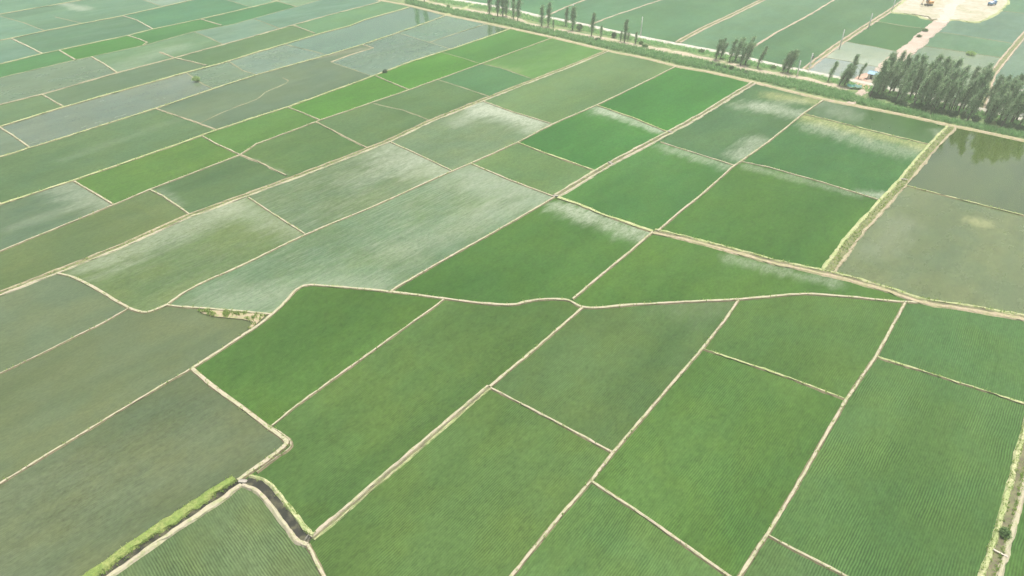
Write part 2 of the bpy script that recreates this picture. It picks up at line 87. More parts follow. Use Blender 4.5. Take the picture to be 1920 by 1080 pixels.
{'poly':[(-31.09,142.06),(-27.69,146.31),(-20.57,154.72),(0.0,178.12),(13.54,194.29),(13.72,194.51),(19.97,189.96),(26.77,183.4),(40.59,172.73),(41.09,172.35),(26.45,153.4),(14.49,137.95),(14,138.28),(12.91,138.62),(11.69,138.79),(10.42,138.84),(9.17,138.81),(8.02,138.73),(7.16,138.63),(6.34,138.47),(5.56,138.27),(4.78,138.05),(3.99,137.82),(3.2,137.56),(2.44,137.24),(1.66,136.92),(0.86,136.65),(0.0,136.47),(-1.18,136.39),(-2.43,136.42),(-3.75,136.54),(-5.14,136.72),(-6.62,136.92),(-8.79,137.28),(-11.17,137.75),(-13.67,138.3),(-16.23,138.87),(-16.95,139.02),(-18.76,139.42),(-21.32,139.97),(-23.9,140.55),(-26.51,141.13),(-29.18,141.69)],'col':(0.0337,0.0892,0.0168),'wet':0.08,'ang':0.867,'rows':0.0,'streak':0.0,'pale':[((16.47,187.16),(37.79,170.9),6,0.75,'pale'),((13.26,188.9),(21.12,183.73),4,0.4,'pale')],'label':'deep green paddy with a whitish fringe below the grassy bund','group':None},
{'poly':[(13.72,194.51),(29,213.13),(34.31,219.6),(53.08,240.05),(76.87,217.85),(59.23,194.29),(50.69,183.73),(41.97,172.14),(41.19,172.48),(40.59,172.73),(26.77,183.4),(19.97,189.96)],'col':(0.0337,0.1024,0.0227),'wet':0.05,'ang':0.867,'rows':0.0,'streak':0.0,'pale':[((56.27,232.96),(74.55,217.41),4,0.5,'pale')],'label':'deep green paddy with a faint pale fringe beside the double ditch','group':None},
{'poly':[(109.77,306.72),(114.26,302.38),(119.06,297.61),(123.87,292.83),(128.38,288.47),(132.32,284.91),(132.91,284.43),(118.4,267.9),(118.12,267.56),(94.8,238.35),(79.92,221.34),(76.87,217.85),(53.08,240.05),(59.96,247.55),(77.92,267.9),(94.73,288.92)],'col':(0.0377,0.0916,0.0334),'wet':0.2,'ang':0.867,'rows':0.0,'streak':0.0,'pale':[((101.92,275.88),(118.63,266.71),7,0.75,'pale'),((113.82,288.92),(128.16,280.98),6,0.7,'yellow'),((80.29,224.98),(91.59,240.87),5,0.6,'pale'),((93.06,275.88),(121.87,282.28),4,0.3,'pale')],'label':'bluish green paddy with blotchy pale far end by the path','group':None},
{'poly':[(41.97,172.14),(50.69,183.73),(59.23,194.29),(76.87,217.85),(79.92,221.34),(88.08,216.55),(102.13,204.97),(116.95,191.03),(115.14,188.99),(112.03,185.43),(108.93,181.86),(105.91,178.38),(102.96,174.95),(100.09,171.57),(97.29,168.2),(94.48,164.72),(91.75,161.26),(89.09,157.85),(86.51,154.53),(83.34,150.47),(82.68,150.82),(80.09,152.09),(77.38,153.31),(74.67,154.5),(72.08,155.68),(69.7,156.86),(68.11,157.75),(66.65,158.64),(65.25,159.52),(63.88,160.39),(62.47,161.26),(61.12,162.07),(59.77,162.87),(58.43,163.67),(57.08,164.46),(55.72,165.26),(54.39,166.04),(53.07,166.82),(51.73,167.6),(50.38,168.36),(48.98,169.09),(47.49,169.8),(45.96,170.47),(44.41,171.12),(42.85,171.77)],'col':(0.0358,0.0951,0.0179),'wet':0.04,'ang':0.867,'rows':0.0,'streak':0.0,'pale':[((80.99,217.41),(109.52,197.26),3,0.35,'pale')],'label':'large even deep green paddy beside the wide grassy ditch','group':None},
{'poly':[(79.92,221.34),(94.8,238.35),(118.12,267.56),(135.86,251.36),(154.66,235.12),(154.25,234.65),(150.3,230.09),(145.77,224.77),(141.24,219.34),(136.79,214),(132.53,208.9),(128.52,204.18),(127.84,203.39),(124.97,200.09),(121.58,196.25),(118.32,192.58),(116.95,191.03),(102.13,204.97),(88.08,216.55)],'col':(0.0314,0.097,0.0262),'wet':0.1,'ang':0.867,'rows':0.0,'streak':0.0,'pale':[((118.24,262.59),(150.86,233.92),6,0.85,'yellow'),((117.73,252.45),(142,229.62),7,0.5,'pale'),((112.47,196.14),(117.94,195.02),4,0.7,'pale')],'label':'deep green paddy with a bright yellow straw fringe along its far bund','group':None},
{'poly':[(132.91,284.43),(134.61,283.03),(136.68,281.47),(138.65,280.07),(140.64,278.67),(142.77,277.14),(145.55,275.14),(148.45,273.1),(151.41,271.01),(154.36,268.88),(157.23,266.71),(160.26,264.26),(163.32,261.65),(166.3,259.07),(169.08,256.69),(171.56,254.65),(171.79,254.48),(166.24,248.21),(162.17,243.62),(158.19,239.13),(154.66,235.12),(135.86,251.36),(118.12,267.56),(118.4,267.9)],'col':(0.0224,0.0692,0.012),'wet':0.7,'ang':0.867,'rows':0.0,'streak':0.0,'pale':[((131.93,279.05),(133.72,266.71),8,0.3,'pale'),((162.82,249.74),(160.28,240.87),3,0.4,'pale')],'label':'dark olive wet paddy strip between yellow fringed paddy and the path','group':None},
{'poly':[(14.49,137.95),(26.45,153.4),(41.09,172.35),(41.75,171.84),(41.97,172.14),(42.85,171.77),(44.41,171.12),(45.96,170.47),(47.49,169.8),(48.98,169.09),(50.38,168.36),(51.73,167.6),(53.07,166.82),(54.39,166.04),(55.72,165.26),(57.08,164.46),(58.43,163.67),(59.77,162.87),(61.12,162.07),(62.47,161.26),(63.88,160.39),(65.25,159.52),(66.65,158.64),(68.11,157.75),(69.7,156.86),(72.08,155.68),(74.67,154.5),(77.38,153.31),(80.09,152.09),(82.68,150.82),(83.34,150.47),(85.28,149.43),(87.86,147.99),(90.38,146.52),(92.79,145.06),(95.03,143.64),(96.77,142.4),(98.36,141.13),(99.79,139.97),(97.92,137.6),(95.5,137.88),(92.7,138.35),(89.71,138.9),(86.72,139.44),(83.95,139.88),(81.85,140.2),(79.83,140.51),(77.85,140.79),(75.89,140.98),(73.88,141.04),(71.98,140.95),(70.07,140.74),(68.16,140.46),(66.29,140.15),(64.48,139.88),(62.92,139.65),(61.44,139.41),(59.96,139.18),(58.43,138.95),(56.77,138.73),(54.29,138.47),(51.6,138.24),(48.78,138.03),(45.95,137.81),(43.18,137.6),(40.47,137.37),(37.76,137.15),(35.06,136.92),(32.38,136.7),(29.73,136.47),(27.08,136.12),(24.32,135.65),(21.65,135.24),(19.27,135.08),(17.49,135.34),(17.35,135.36),(16.54,135.81),(15.89,136.44),(15.32,137.14),(14.72,137.79)],'col':(0.0391,0.0947,0.0177),'wet':0.04,'ang':0.867,'rows':0.0,'streak':0.0,'pale':[((59.82,157.94),(83.07,146.31),3,0.4,'pale')],'label':'deep green tapering paddy between the curving bund and the wide grassy track','group':None},
{'poly':[(171.79,254.48),(173.01,253.54),(174.29,252.59),(175.51,251.72),(176.77,250.8),(178.18,249.74),(180.45,247.96),(182.92,245.99),(185.49,243.92),(188.05,241.85),(190.52,239.86),(207.99,225.8),(165.95,173.62),(154.92,182.05),(138.45,194.66),(127.84,203.39),(128.52,204.18),(132.53,208.9),(136.79,214),(141.24,219.34),(145.77,224.77),(150.3,230.09),(154.25,234.65),(154.66,235.12),(158.19,239.13),(162.17,243.62),(166.24,248.21)],'col':(0.0393,0.0694,0.012),'wet':1,'ang':0.867,'rows':0.0,'streak':0.0,'pale':[],'label':'flooded grey paddy mirroring the dense grove beyond the path','group':None},
{'poly':[(83.34,150.47),(86.51,154.53),(89.09,157.85),(91.75,161.26),(94.48,164.72),(97.29,168.2),(100.09,171.57),(102.96,174.95),(105.91,178.38),(108.93,181.86),(112.03,185.43),(115.14,188.99),(116.95,191.03),(118.32,192.58),(121.58,196.25),(124.97,200.09),(127.84,203.39),(138.45,194.66),(154.92,182.05),(165.95,173.62),(129.76,128.71),(123.5,131.03),(121.27,131.86),(119,132.71),(116.72,133.56),(114.46,134.38),(112.25,135.14),(110.35,135.69),(108.46,136.14),(106.61,136.59),(104.81,137.12),(103.62,137.6),(103.08,137.82),(101.43,138.77),(99.88,139.9),(99.79,139.97),(98.36,141.13),(96.77,142.4),(95.03,143.64),(92.79,145.06),(90.38,146.52),(87.86,147.99),(85.28,149.43)],'col':(0.0805,0.1135,0.0444),'wet':0.8,'ang':0.867,'rows':0.0,'streak':0.0,'pale':[((137.77,178.76),(140.04,177.15),3,0.6,'yellow'),((101.04,162.11),(117.09,177.15),6,0.2,'pale')],'label':'large grey flooded paddy with a small yellowish weed island','group':None},
{'poly':[(-163.87,103.09),(-129.81,141.27),(-121.27,150.85),(-119.35,150.19),(-118.31,149.85),(-117.26,149.5),(-116.16,149.08),(-114.98,148.54),(-113.43,147.72),(-111.8,146.76),(-110.1,145.7),(-108.34,144.57),(-106.53,143.4),(-104.13,141.8),(-101.51,139.99),(-98.92,138.18),(-96.56,136.57),(-94.63,135.36),(-94.11,135.07),(-97.34,129.35),(-105.44,118.33),(-111.17,111.01),(-138.38,76.25)],'col':(0.0661,0.0987,0.0465),'wet':0.55,'ang':0.867,'rows':0.0,'streak':0.0,'pale':[],'label':'grey olive wet paddy below the double bund, bounded by the curving bund','group':None},
{'poly':[(-85.44,136.28),(-81.57,135.58),(-73.1,134.7),(-65.8,133.61),(-58.28,132.47),(-58.64,131.55),(-59.02,130.66),(-59.42,129.78),(-59.83,128.94),(-60.29,128.1),(-60.77,127.31),(-61.28,126.53),(-61.8,125.73),(-62.35,124.87),(-63.1,123.67),(-63.9,122.39),(-64.72,121.07),(-65.54,119.77),(-66.34,118.52),(-67.12,117.32),(-67.89,116.15),(-68.65,115),(-69.4,113.87),(-70.15,112.74),(-70.45,112.29),(-74.72,106.98),(-80.85,98.55),(-83.94,94.06),(-92.96,81.44),(-114.59,51.19),(-138.38,76.25),(-111.17,111.01),(-105.44,118.33),(-97.34,129.35),(-94.11,135.07),(-93.73,134.85),(-92.94,134.43),(-92.23,134.09),(-91.57,133.82),(-90.95,133.61),(-90.46,133.47),(-90,133.37),(-89.58,133.32),(-89.17,133.32),(-88.77,133.39),(-88.3,133.6),(-87.85,133.93),(-87.43,134.34),(-87.03,134.76),(-86.65,135.14),(-86.36,135.41),(-86.11,135.68),(-85.86,135.94),(-85.61,136.21),(-85.53,136.3)],'col':(0.0666,0.0951,0.0422),'wet':0.45,'ang':0.867,'rows':0.0,'streak':0.0,'pale':[],'label':'brownish olive paddy ending at the bare earth patch','group':None},
{'poly':[(-70.45,112.29),(-70.15,112.74),(-68.44,111.31),(-66.76,109.89),(-65.11,108.5),(-63.48,107.15),(-61.87,105.84),(-60.27,104.58),(-58.68,103.37),(-57.12,102.18),(-55.59,101.03),(-54.12,99.9),(-52.77,98.84),(-51.43,97.79),(-50.14,96.77),(-48.92,95.8),(-48.13,95.18),(-47.78,94.91),(-46.9,94.24),(-46.03,93.6),(-45.22,93),(-44.53,92.45),(-44.02,91.97),(-43.86,91.79),(-43.73,91.63),(-43.61,91.47),(-43.54,91.31),(-43.49,91.15),(-43.51,90.92),(-43.6,90.69),(-43.74,90.46),(-43.91,90.21),(-44.08,89.94),(-44.41,89.4),(-44.81,88.8),(-45.24,88.16),(-45.7,87.52),(-46.16,86.91),(-46.66,86.28),(-47.2,85.64),(-47.74,85.02),(-48.25,84.43),(-48.71,83.88),(-49,83.51),(-49.27,83.16),(-49.52,82.83),(-49.69,82.59),(-49.47,82.51),(-53.26,77.7),(-58.18,72.2),(-62.01,67.6),(-65.26,63.47),(-80.96,43.52),(-107.31,43.52),(-114.59,51.19),(-92.96,81.44),(-83.94,94.06),(-80.85,98.55),(-74.72,106.98)],'col':(0.0631,0.0889,0.0417),'wet':0.35,'ang':0.867,'rows':0.0,'streak':0.1,'pale':[],'label':'large brown olive paddy above the bright green ditch bank','group':None},
{'poly':[(-49.47,82.51),(-47.84,81.95),(-47.23,81.77),(-46.62,81.57),(-46,81.32),(-45.37,80.96),(-44.58,80.36),(-43.78,79.62),(-42.97,78.8),(-42.17,77.96),(-41.39,77.13),(-40.56,76.24),(-39.73,75.32),(-38.91,74.39),(-38.14,73.52),(-37.41,72.73),(-36.88,72.16),(-36.37,71.61),(-35.88,71.1),(-35.42,70.66),(-34.98,70.32),(-34.23,69.22),(-32.24,66.32),(-30.07,63.28),(-15.96,43.52),(-80.96,43.52),(-65.26,63.47),(-62.01,67.6),(-58.18,72.2),(-53.26,77.7)],'col':(0.0688,0.1069,0.0438),'wet':0.2,'ang':-0.827,'rows':1,'streak':0.0,'pale':[],'label':'small grey green row-planted paddy inside the bend of the dark ditch','group':None},
{'poly':[(-31.09,142.06),(-29.18,141.69),(-26.51,141.13),(-23.9,140.55),(-21.32,139.97),(-18.76,139.42),(-16.95,139.02),(-18.5,136.47),(-33.38,116.31),(-45.14,100.05),(-48.13,95.18),(-48.92,95.8),(-50.14,96.77),(-51.43,97.79),(-52.77,98.84),(-54.12,99.9),(-55.59,101.03),(-57.12,102.18),(-58.68,103.37),(-60.27,104.58),(-61.87,105.84),(-63.48,107.15),(-65.11,108.5),(-66.76,109.89),(-68.44,111.31),(-70.15,112.74),(-69.4,113.87),(-68.65,115),(-67.89,116.15),(-67.12,117.32),(-66.34,118.52),(-65.54,119.77),(-64.72,121.07),(-63.9,122.39),(-63.1,123.67),(-62.35,124.87),(-61.8,125.73),(-61.28,126.53),(-60.77,127.31),(-60.29,128.1),(-59.83,128.94),(-59.42,129.78),(-59.02,130.66),(-58.64,131.55),(-58.28,132.47),(-57.92,133.39),(-57.58,134.29),(-57.25,135.21),(-56.93,136.14),(-56.62,137.09),(-56.32,138.05),(-56.07,139.04),(-55.86,140.1),(-55.64,141.15),(-55.39,142.12),(-55.06,142.93),(-54.72,143.48),(-54.35,143.93),(-53.94,144.31),(-53.47,144.61),(-52.94,144.84),(-52.16,145.01),(-51.3,145.01),(-50.34,144.91),(-49.27,144.75),(-48.07,144.6),(-45.41,144.3),(-42.19,143.86),(-38.69,143.34),(-35.18,142.78),(-31.92,142.22)],'col':(0.041,0.0937,0.0179),'wet':0.03,'ang':0.95,'rows':0.25,'streak':0.0,'pale':[],'label':'dense deep green paddy below the curving bund, darkest of the near block','group':None},
{'poly':[(14.49,137.95),(14.72,137.79),(15.32,137.14),(15.89,136.44),(16.54,135.81),(17.35,135.36),(17.49,135.34),(2.99,116.68),(-4.76,106.98),(-4.83,106.88),(-16.56,91.83),(-25.1,80.96),(-29.64,74.9),(-33.74,69.83),(-33.95,69.9),(-34.2,69.97),(-34.45,70.06),(-34.71,70.16),(-34.98,70.32),(-35.42,70.66),(-35.88,71.1),(-36.37,71.61),(-36.88,72.16),(-37.41,72.73),(-38.14,73.52),(-38.91,74.39),(-39.73,75.32),(-40.56,76.24),(-41.39,77.13),(-42.17,77.96),(-42.97,78.8),(-43.78,79.62),(-44.58,80.36),(-45.37,80.96),(-46,81.32),(-46.62,81.57),(-47.23,81.77),(-47.84,81.95),(-49.47,82.51),(-49.69,82.59),(-49.52,82.83),(-49.27,83.16),(-49,83.51),(-48.71,83.88),(-48.25,84.43),(-47.74,85.02),(-47.2,85.64),(-46.66,86.28),(-46.16,86.91),(-45.7,87.52),(-45.24,88.16),(-44.81,88.8),(-44.41,89.4),(-44.08,89.94),(-43.91,90.21),(-43.74,90.46),(-43.6,90.69),(-43.51,90.92),(-43.49,91.15),(-43.54,91.31),(-43.61,91.47),(-43.73,91.63),(-43.86,91.79),(-44.02,91.97),(-44.53,92.45),(-45.22,93),(-46.03,93.6),(-46.9,94.24),(-47.78,94.91),(-48.13,95.18),(-45.14,100.05),(-33.38,116.31),(-18.5,136.47),(-16.95,139.02),(-16.23,138.87),(-13.67,138.3),(-11.17,137.75),(-8.79,137.28),(-6.62,136.92),(-5.14,136.72),(-3.75,136.54),(-2.43,136.42),(-1.18,136.39),(0.0,136.47),(0.86,136.65),(1.66,136.92),(2.44,137.24),(3.2,137.56),(3.99,137.82),(4.78,138.05),(5.56,138.27),(6.34,138.47),(7.16,138.63),(8.02,138.73),(9.17,138.81),(10.42,138.84),(11.69,138.79),(12.91,138.62),(14,138.28)],'col':(0.0471,0.0954,0.0236),'wet':0.05,'ang':0.911,'rows':0.3,'streak':0.0,'pale':[],'label':'long green paddy between thin straight bund and narrow ditch','group':None},
{'poly':[(-33.74,69.83),(-29.64,74.9),(-25.1,80.96),(-16.56,91.83),(-4.83,106.88),(7.51,97.81),(19.2,88.73),(14.62,82.41),(14.37,82.1),(8.31,74.46),(0.0,63.28),(-14.7,43.52),(-15.96,43.52),(-30.07,63.28),(-32.24,66.32),(-34.23,69.22)],'col':(0.0489,0.0969,0.0255),'wet':0.06,'ang':0.911,'rows':0.6,'streak':0.0,'pale':[],'label':'broad green row-planted paddy beside the narrow ditch','group':None},
{'poly':[(17.49,135.34),(19.27,135.08),(21.65,135.24),(24.32,135.65),(27.08,136.12),(29.73,136.47),(32.38,136.7),(35.06,136.92),(37.76,137.15),(40.47,137.37),(43.18,137.6),(45.95,137.81),(48.78,138.03),(51.6,138.24),(54.29,138.47),(56.77,138.73),(51.3,130.4),(43.32,119.64),(43.24,119.55),(36.78,111.35),(19.3,88.87),(19.2,88.73),(7.51,97.81),(-4.83,106.88),(-4.76,106.98),(2.99,116.68)],'col':(0.0475,0.0907,0.0276),'wet':0.15,'ang':0.91,'rows':0.35,'streak':0.0,'pale':[((43.46,135.8),(54.29,136.92),7,0.12,'pale')],'label':'green paddy turning greyish near its upper corner under curving bund','group':None},
{'poly':[(56.77,138.73),(58.43,138.95),(59.96,139.18),(61.44,139.41),(62.92,139.65),(64.48,139.88),(66.29,140.15),(68.16,140.46),(70.07,140.74),(71.98,140.95),(73.88,141.04),(75.89,140.98),(77.85,140.79),(79.83,140.51),(81.85,140.2),(83.95,139.88),(86.72,139.44),(89.71,138.9),(92.7,138.35),(95.5,137.88),(97.92,137.6),(81.74,117.04),(81.55,116.84),(69.33,103.13),(56.91,111.53),(43.24,119.55),(43.32,119.64),(51.3,130.4)],'col':(0.049,0.1018,0.0247),'wet':0.05,'ang':0.901,'rows':0.45,'streak':0.0,'pale':[],'label':'green paddy below the curving bund with a yellowish cross bund at its foot','group':None},
{'poly':[(19.2,88.73),(19.3,88.87),(36.78,111.35),(43.24,119.55),(56.91,111.53),(69.33,103.13),(55.19,85.51),(43.31,71.15),(42.98,70.77),(36.46,63.28),(35.56,62.26),(34.5,63.28),(29.19,68.39),(23.07,74.35),(14.37,82.1),(14.62,82.41)],'col':(0.0514,0.1094,0.025),'wet':0.05,'ang':0.881,'rows':0.6,'streak':0.0,'pale':[],'label':'large fresh green paddy between two parallel pale bunds','group':None},
{'poly':[(-14.7,43.52),(0.0,63.28),(8.31,74.46),(14.37,82.1),(23.07,74.35),(29.19,68.39),(34.5,63.28),(35.56,62.26),(19.25,43.52)],'col':(0.0589,0.117,0.0339),'wet':0.08,'ang':0.925,'rows':0.6,'streak':0.0,'pale':[],'label':'triangular cut green paddy corner below a thin cross bund','group':None},
{'poly':[(69.33,103.13),(81.55,116.84),(93.98,109.14),(105.55,101.88),(107.27,100.8),(97.56,88.74),(96.19,87.04),(94.84,85.37),(93.52,83.73),(92.24,82.15),(91,80.61),(89.85,79.17),(88.73,77.77),(87.63,76.41),(86.56,75.09),(85.5,73.81),(84.49,72.6),(83.48,71.43),(82.5,70.29),(81.53,69.18),(80.59,68.09),(79.72,67.09),(78.87,66.11),(78.04,65.15),(77.22,64.21),(76.41,63.28),(67.18,52.67),(52.98,63.28),(48.13,66.91),(42.98,70.77),(43.31,71.15),(55.19,85.51)],'col':(0.05,0.1049,0.0298),'wet':0.05,'ang':0.878,'rows':1,'streak':0.0,'pale':[],'label':'largest green paddy with clear planting rows beside the side ditch','group':None},
{'poly':[(35.56,62.26),(36.46,63.28),(42.98,70.77),(48.13,66.91),(52.98,63.28),(67.18,52.67),(59.22,43.52),(55.01,43.52)],'col':(0.0457,0.0939,0.0302),'wet':0.08,'ang':0.881,'rows':0.8,'streak':0.0,'pale':[],'label':'small green paddy corner below short pale bund, beside the largest rowed paddy','group':None},
{'poly':[(103.62,137.6),(104.81,137.12),(106.61,136.59),(108.46,136.14),(110.35,135.69),(112.25,135.14),(114.46,134.38),(116.72,133.56),(119,132.71),(121.27,131.86),(123.5,131.03),(129.76,128.71),(107.27,100.8),(105.55,101.88),(93.98,109.14),(81.55,116.84),(81.74,117.04),(97.92,137.6),(99.14,137.53),(100.25,137.52),(101.29,137.55),(102.31,137.58)],'col':(0.0401,0.0946,0.0273),'wet':0.12,'ang':0.933,'rows':0.6,'streak':0.0,'pale':[],'label':'bluish green paddy under the wide grassy track','group':None},
{'poly':[(67.18,52.67),(76.41,63.28),(77.22,64.21),(78.04,65.15),(78.87,66.11),(79.72,67.09),(80.59,68.09),(81.53,69.18),(82.5,70.29),(83.48,71.43),(84.49,72.6),(85.5,73.81),(86.56,75.09),(87.63,76.41),(88.73,77.77),(89.85,79.17),(91,80.61),(92.24,82.15),(93.52,83.73),(94.84,85.37),(96.19,87.04),(97.56,88.74),(107.27,100.8),(141.39,79.41),(107.31,43.52),(79.44,43.52)],'col':(0.0497,0.1086,0.0264),'wet':0.05,'ang':0.878,'rows':1,'streak':0.0,'pale':[],'label':'green rowed paddy on the outer side of the side ditch','group':None},
{'poly':[(-76.07,497.56),(-16.97,672.23),(49.9,794.84),(268.38,794.84),(48.9,475.01),(33.49,452.55),(19.25,427.55),(15.08,430.55),(-0.99,446.87),(-16.98,459.83),(-38.32,473.46)],'col':(0.0466,0.1342,0.0598),'wet':0.3,'ang':0.867,'rows':0.0,'streak':0.0,'pale':[],'label':'pale green paddy across the road from the close clump of slender trees','group':'paddies beyond the concrete road'},
{'poly':[(19.25,427.55),(33.49,452.55),(48.9,475.01),(268.38,794.84),(371.51,794.84),(97.53,473.46),(84.66,458.36),(54.63,422.77),(43.94,406.88),(42.88,407.91),(25.9,422.77)],'col':(0.0363,0.1124,0.0465),'wet':0.35,'ang':0.867,'rows':0.0,'streak':0.0,'pale':[],'label':'pale green paddy enclosed by two single reddish bunds beyond the road','group':'paddies beyond the concrete road'},
{'poly':[(43.94,406.88),(54.63,422.77),(84.66,458.36),(97.53,473.46),(371.51,794.84),(407.11,794.84),(163.71,473.46),(130.22,429.23),(107.71,400.81),(85.98,369.64),(74.74,378.61),(58.43,392.8)],'col':(0.0402,0.1113,0.0468),'wet':0.3,'ang':0.867,'rows':0.0,'streak':0.0,'pale':[],'label':'pale green paddy between a single reddish bund and the reddish double ditch','group':'paddies beyond the concrete road'},
{'poly':[(85.98,369.64),(107.71,400.81),(130.22,429.23),(163.71,473.46),(407.11,794.84),(452.39,794.84),(210.38,473.46),(181.08,434.53),(160.58,409.11),(145.5,390.56),(123.26,360.35),(115.25,345.21),(110.85,349.9),(102.16,357.44),(86.42,369.29)],'col':(0.057,0.1282,0.0652),'wet':0.3,'ang':0.867,'rows':0.0,'streak':0.0,'pale':[],'label':'pale green paddy beyond the road behind the forked tree group','group':'paddies beyond the concrete road'},
{'poly':[(115.25,345.21),(123.26,360.35),(145.5,390.56),(160.58,409.11),(181.08,434.53),(210.38,473.46),(452.39,794.84),(510.79,794.84),(276.97,498.67),(271.25,492.75),(267.68,488.45),(264.23,483.77),(260.82,478.86),(257.47,473.98),(257.06,473.46),(231.68,441.31),(213.08,418.98),(202.85,406.71),(177.19,375.01),(169.3,365.27),(155.06,346.5),(137.57,323.44),(133.07,327.12),(122.66,337.32)],'col':(0.0437,0.108,0.0472),'wet':0.25,'ang':0.867,'rows':0.0,'streak':0.0,'pale':[],'label':'green paddy along the pole line ditch beyond the dark tree pair','group':'paddies beyond the concrete road'},
{'poly':[(137.57,323.44),(155.06,346.5),(166.08,338.19),(178.19,327.5),(161.96,302.67),(155.37,308.93),(145.9,316.63)],'col':(0.1541,0.2025,0.1773),'wet':0.6,'ang':0.867,'rows':0.0,'streak':0.0,'pale':[],'label':'small whitish flooded paddy between road and pole line','group':None},
{'poly':[(155.06,346.5),(169.3,365.27),(177.19,375.01),(189.23,364.27),(199.14,352.62),(191.3,343.51),(178.48,327.95),(178.19,327.5),(166.08,338.19)],'col':(0.1746,0.2249,0.1561),'wet':0.6,'ang':0.867,'rows':0.0,'streak':0.0,'pale':[((158.97,343.51),(176.33,334.72),9,0.5,'pale')],'label':'whitish drained paddy between the pole line and the dirt road','group':None},
{'poly':[(177.19,375.01),(202.85,406.71),(213.08,418.98),(223.58,407.91),(236.22,398.58),(234.23,396.2),(232.61,394.14),(210.84,366.31),(210.02,365.27),(199.14,352.62),(189.23,364.27)],'col':(0.0297,0.0895,0.0289),'wet':0.2,'ang':0.867,'rows':0.0,'streak':0.0,'pale':[],'label':'green paddy between whitish paddy and a faint bund below the works pad','group':None},
{'poly':[(213.08,418.98),(231.68,441.31),(257.06,473.46),(257.47,473.98),(253.84,468.84),(249.46,462.83),(244.96,456.68),(240.45,450.5),(236.02,444.43),(231.75,438.58),(233.8,437.62),(235.91,436.78),(237.98,435.88),(239.9,434.75),(241.55,433.2),(242.75,431.11),(243.66,428.55),(244.46,425.87),(245.29,423.41),(246.32,421.49),(247.35,420.27),(248.42,419.26),(249.58,418.48),(250.84,417.95),(252.24,417.71),(236.22,398.58),(223.58,407.91)],'col':(0.0436,0.1256,0.0473),'wet':0.2,'ang':0.867,'rows':0.0,'streak':0.0,'pale':[],'label':'green paddy strip just under the bare works pad','group':None},
{'poly':[(210.84,366.31),(232.61,394.14),(241.42,391.67),(263.62,372.35),(265.41,368.26),(246.16,345.32),(245.46,344.47),(243.23,345.32),(216.72,365.27)],'col':(0.0507,0.1258,0.0592),'wet':0.45,'ang':0.867,'rows':0.0,'streak':0.0,'pale':[],'label':'pale green paddy with a yellow green weed clump beyond the grove','group':None},
{'poly':[(232.61,394.14),(234.23,396.2),(236.22,398.58),(252.24,417.71),(253.71,417.92),(255.33,418.54),(257.05,419.3),(258.78,419.95),(260.45,420.23),(262.58,419.47),(264.52,417.75),(266.5,415.93),(268.74,414.81),(271.47,415.23),(273.91,416.71),(276.59,418.87),(279.5,421.56),(282.62,424.64),(285.92,427.93),(290,431.96),(294.5,436.5),(299.25,441.49),(300.81,443.23),(307.21,439.94),(318.82,431.91),(282.26,388.34),(265.41,368.26),(263.62,372.35),(241.42,391.67)],'col':(0.0529,0.1185,0.0733),'wet':0.45,'ang':0.867,'rows':0.0,'streak':0.0,'pale':[],'label':'pale bluish paddy skirting the bare works pad','group':None},
{'poly':[(161.96,302.67),(178.19,327.5),(178.48,327.95),(191.3,343.51),(199.14,352.62),(210.02,365.27),(210.84,366.31),(216.72,365.27),(243.23,345.32),(245.46,344.47),(223.85,318.21),(208.67,296.01),(192.45,272.27),(187.14,277.78),(172.1,293.03)],'col':(0.1149,0.166,0.1057),'wet':0.5,'ang':0.867,'rows':0.0,'streak':0.0,'pale':[],'label':'pale paddy directly behind the dense grove','group':None},
{'poly':[(257.67,287.47),(225.86,297.23),(218.89,299.37),(208.67,296.01),(223.85,318.21),(245.46,344.47),(246.16,345.32),(265.41,368.26),(282.26,388.34),(318.82,431.91),(320.79,430.55),(354.29,407.38)],'col':(0.068,0.1306,0.0783),'wet':0.6,'ang':0.867,'rows':0.0,'streak':0.0,'pale':[],'label':'pale bluish flooded paddy across the thin double ditch behind grove','group':None},
{'poly':[(192.45,272.27),(208.67,296.01),(218.89,299.37),(225.86,297.23),(257.67,287.47),(221.31,242.33),(203.45,260.85)],'col':(0.2295,0.2455,0.2112),'wet':0.6,'ang':0.867,'rows':0.0,'streak':0.0,'pale':[],'label':'whitish paddy glimpsed behind the end of the grove','group':None},
{'poly':[(276.97,498.67),(510.79,794.84),(623.4,794.84),(318.82,431.91),(307.21,439.94),(300.81,443.23),(304.07,446.86),(308.79,452.55),(312.47,457.3),(316.3,462.44),(320.09,467.77),(323.65,473.08),(326.74,478.15),(329.24,482.72),(331.49,487.25),(333.39,491.63),(334.87,495.75),(335.82,499.49),(334.59,507.56),(328.41,512.8),(319.13,515.36),(308.73,515.48),(299.19,513.47),(293.68,511.07),(288.03,507.71),(282.35,503.47)],'col':(0.0369,0.1134,0.0509),'wet':0.4,'ang':0.867,'rows':0.0,'streak':0.0,'pale':[],'label':'pale green paddy wrapping the far side of the works pad','group':'paddies beyond the concrete road'},
{'poly':[(-199.28,140.39),(-224.41,166.85),(-191.97,210.66),(-177.04,201.06),(-159.02,189.67),(-159.36,189.26)],'col':(0.0752,0.1223,0.0474),'wet':0.3,'ang':0.867,'rows':0.0,'streak':0.0,'pale':[],'label':None,'group':None},
{'poly':[(-240.97,184.3),(-266.37,211.05),(-219.65,270.44),(-199.06,253.37)],'col':(0.0708,0.1182,0.0419),'wet':0.3,'ang':0.867,'rows':0.0,'streak':0.0,'pale':[],'label':None,'group':None},
{'poly':[(-266.37,211.05),(-291.55,237.57),(-249.38,295.1),(-219.65,270.44)],'col':(0.0683,0.1159,0.0389),'wet':0.3,'ang':0.867,'rows':0.0,'streak':0.0,'pale':[],'label':None,'group':None},
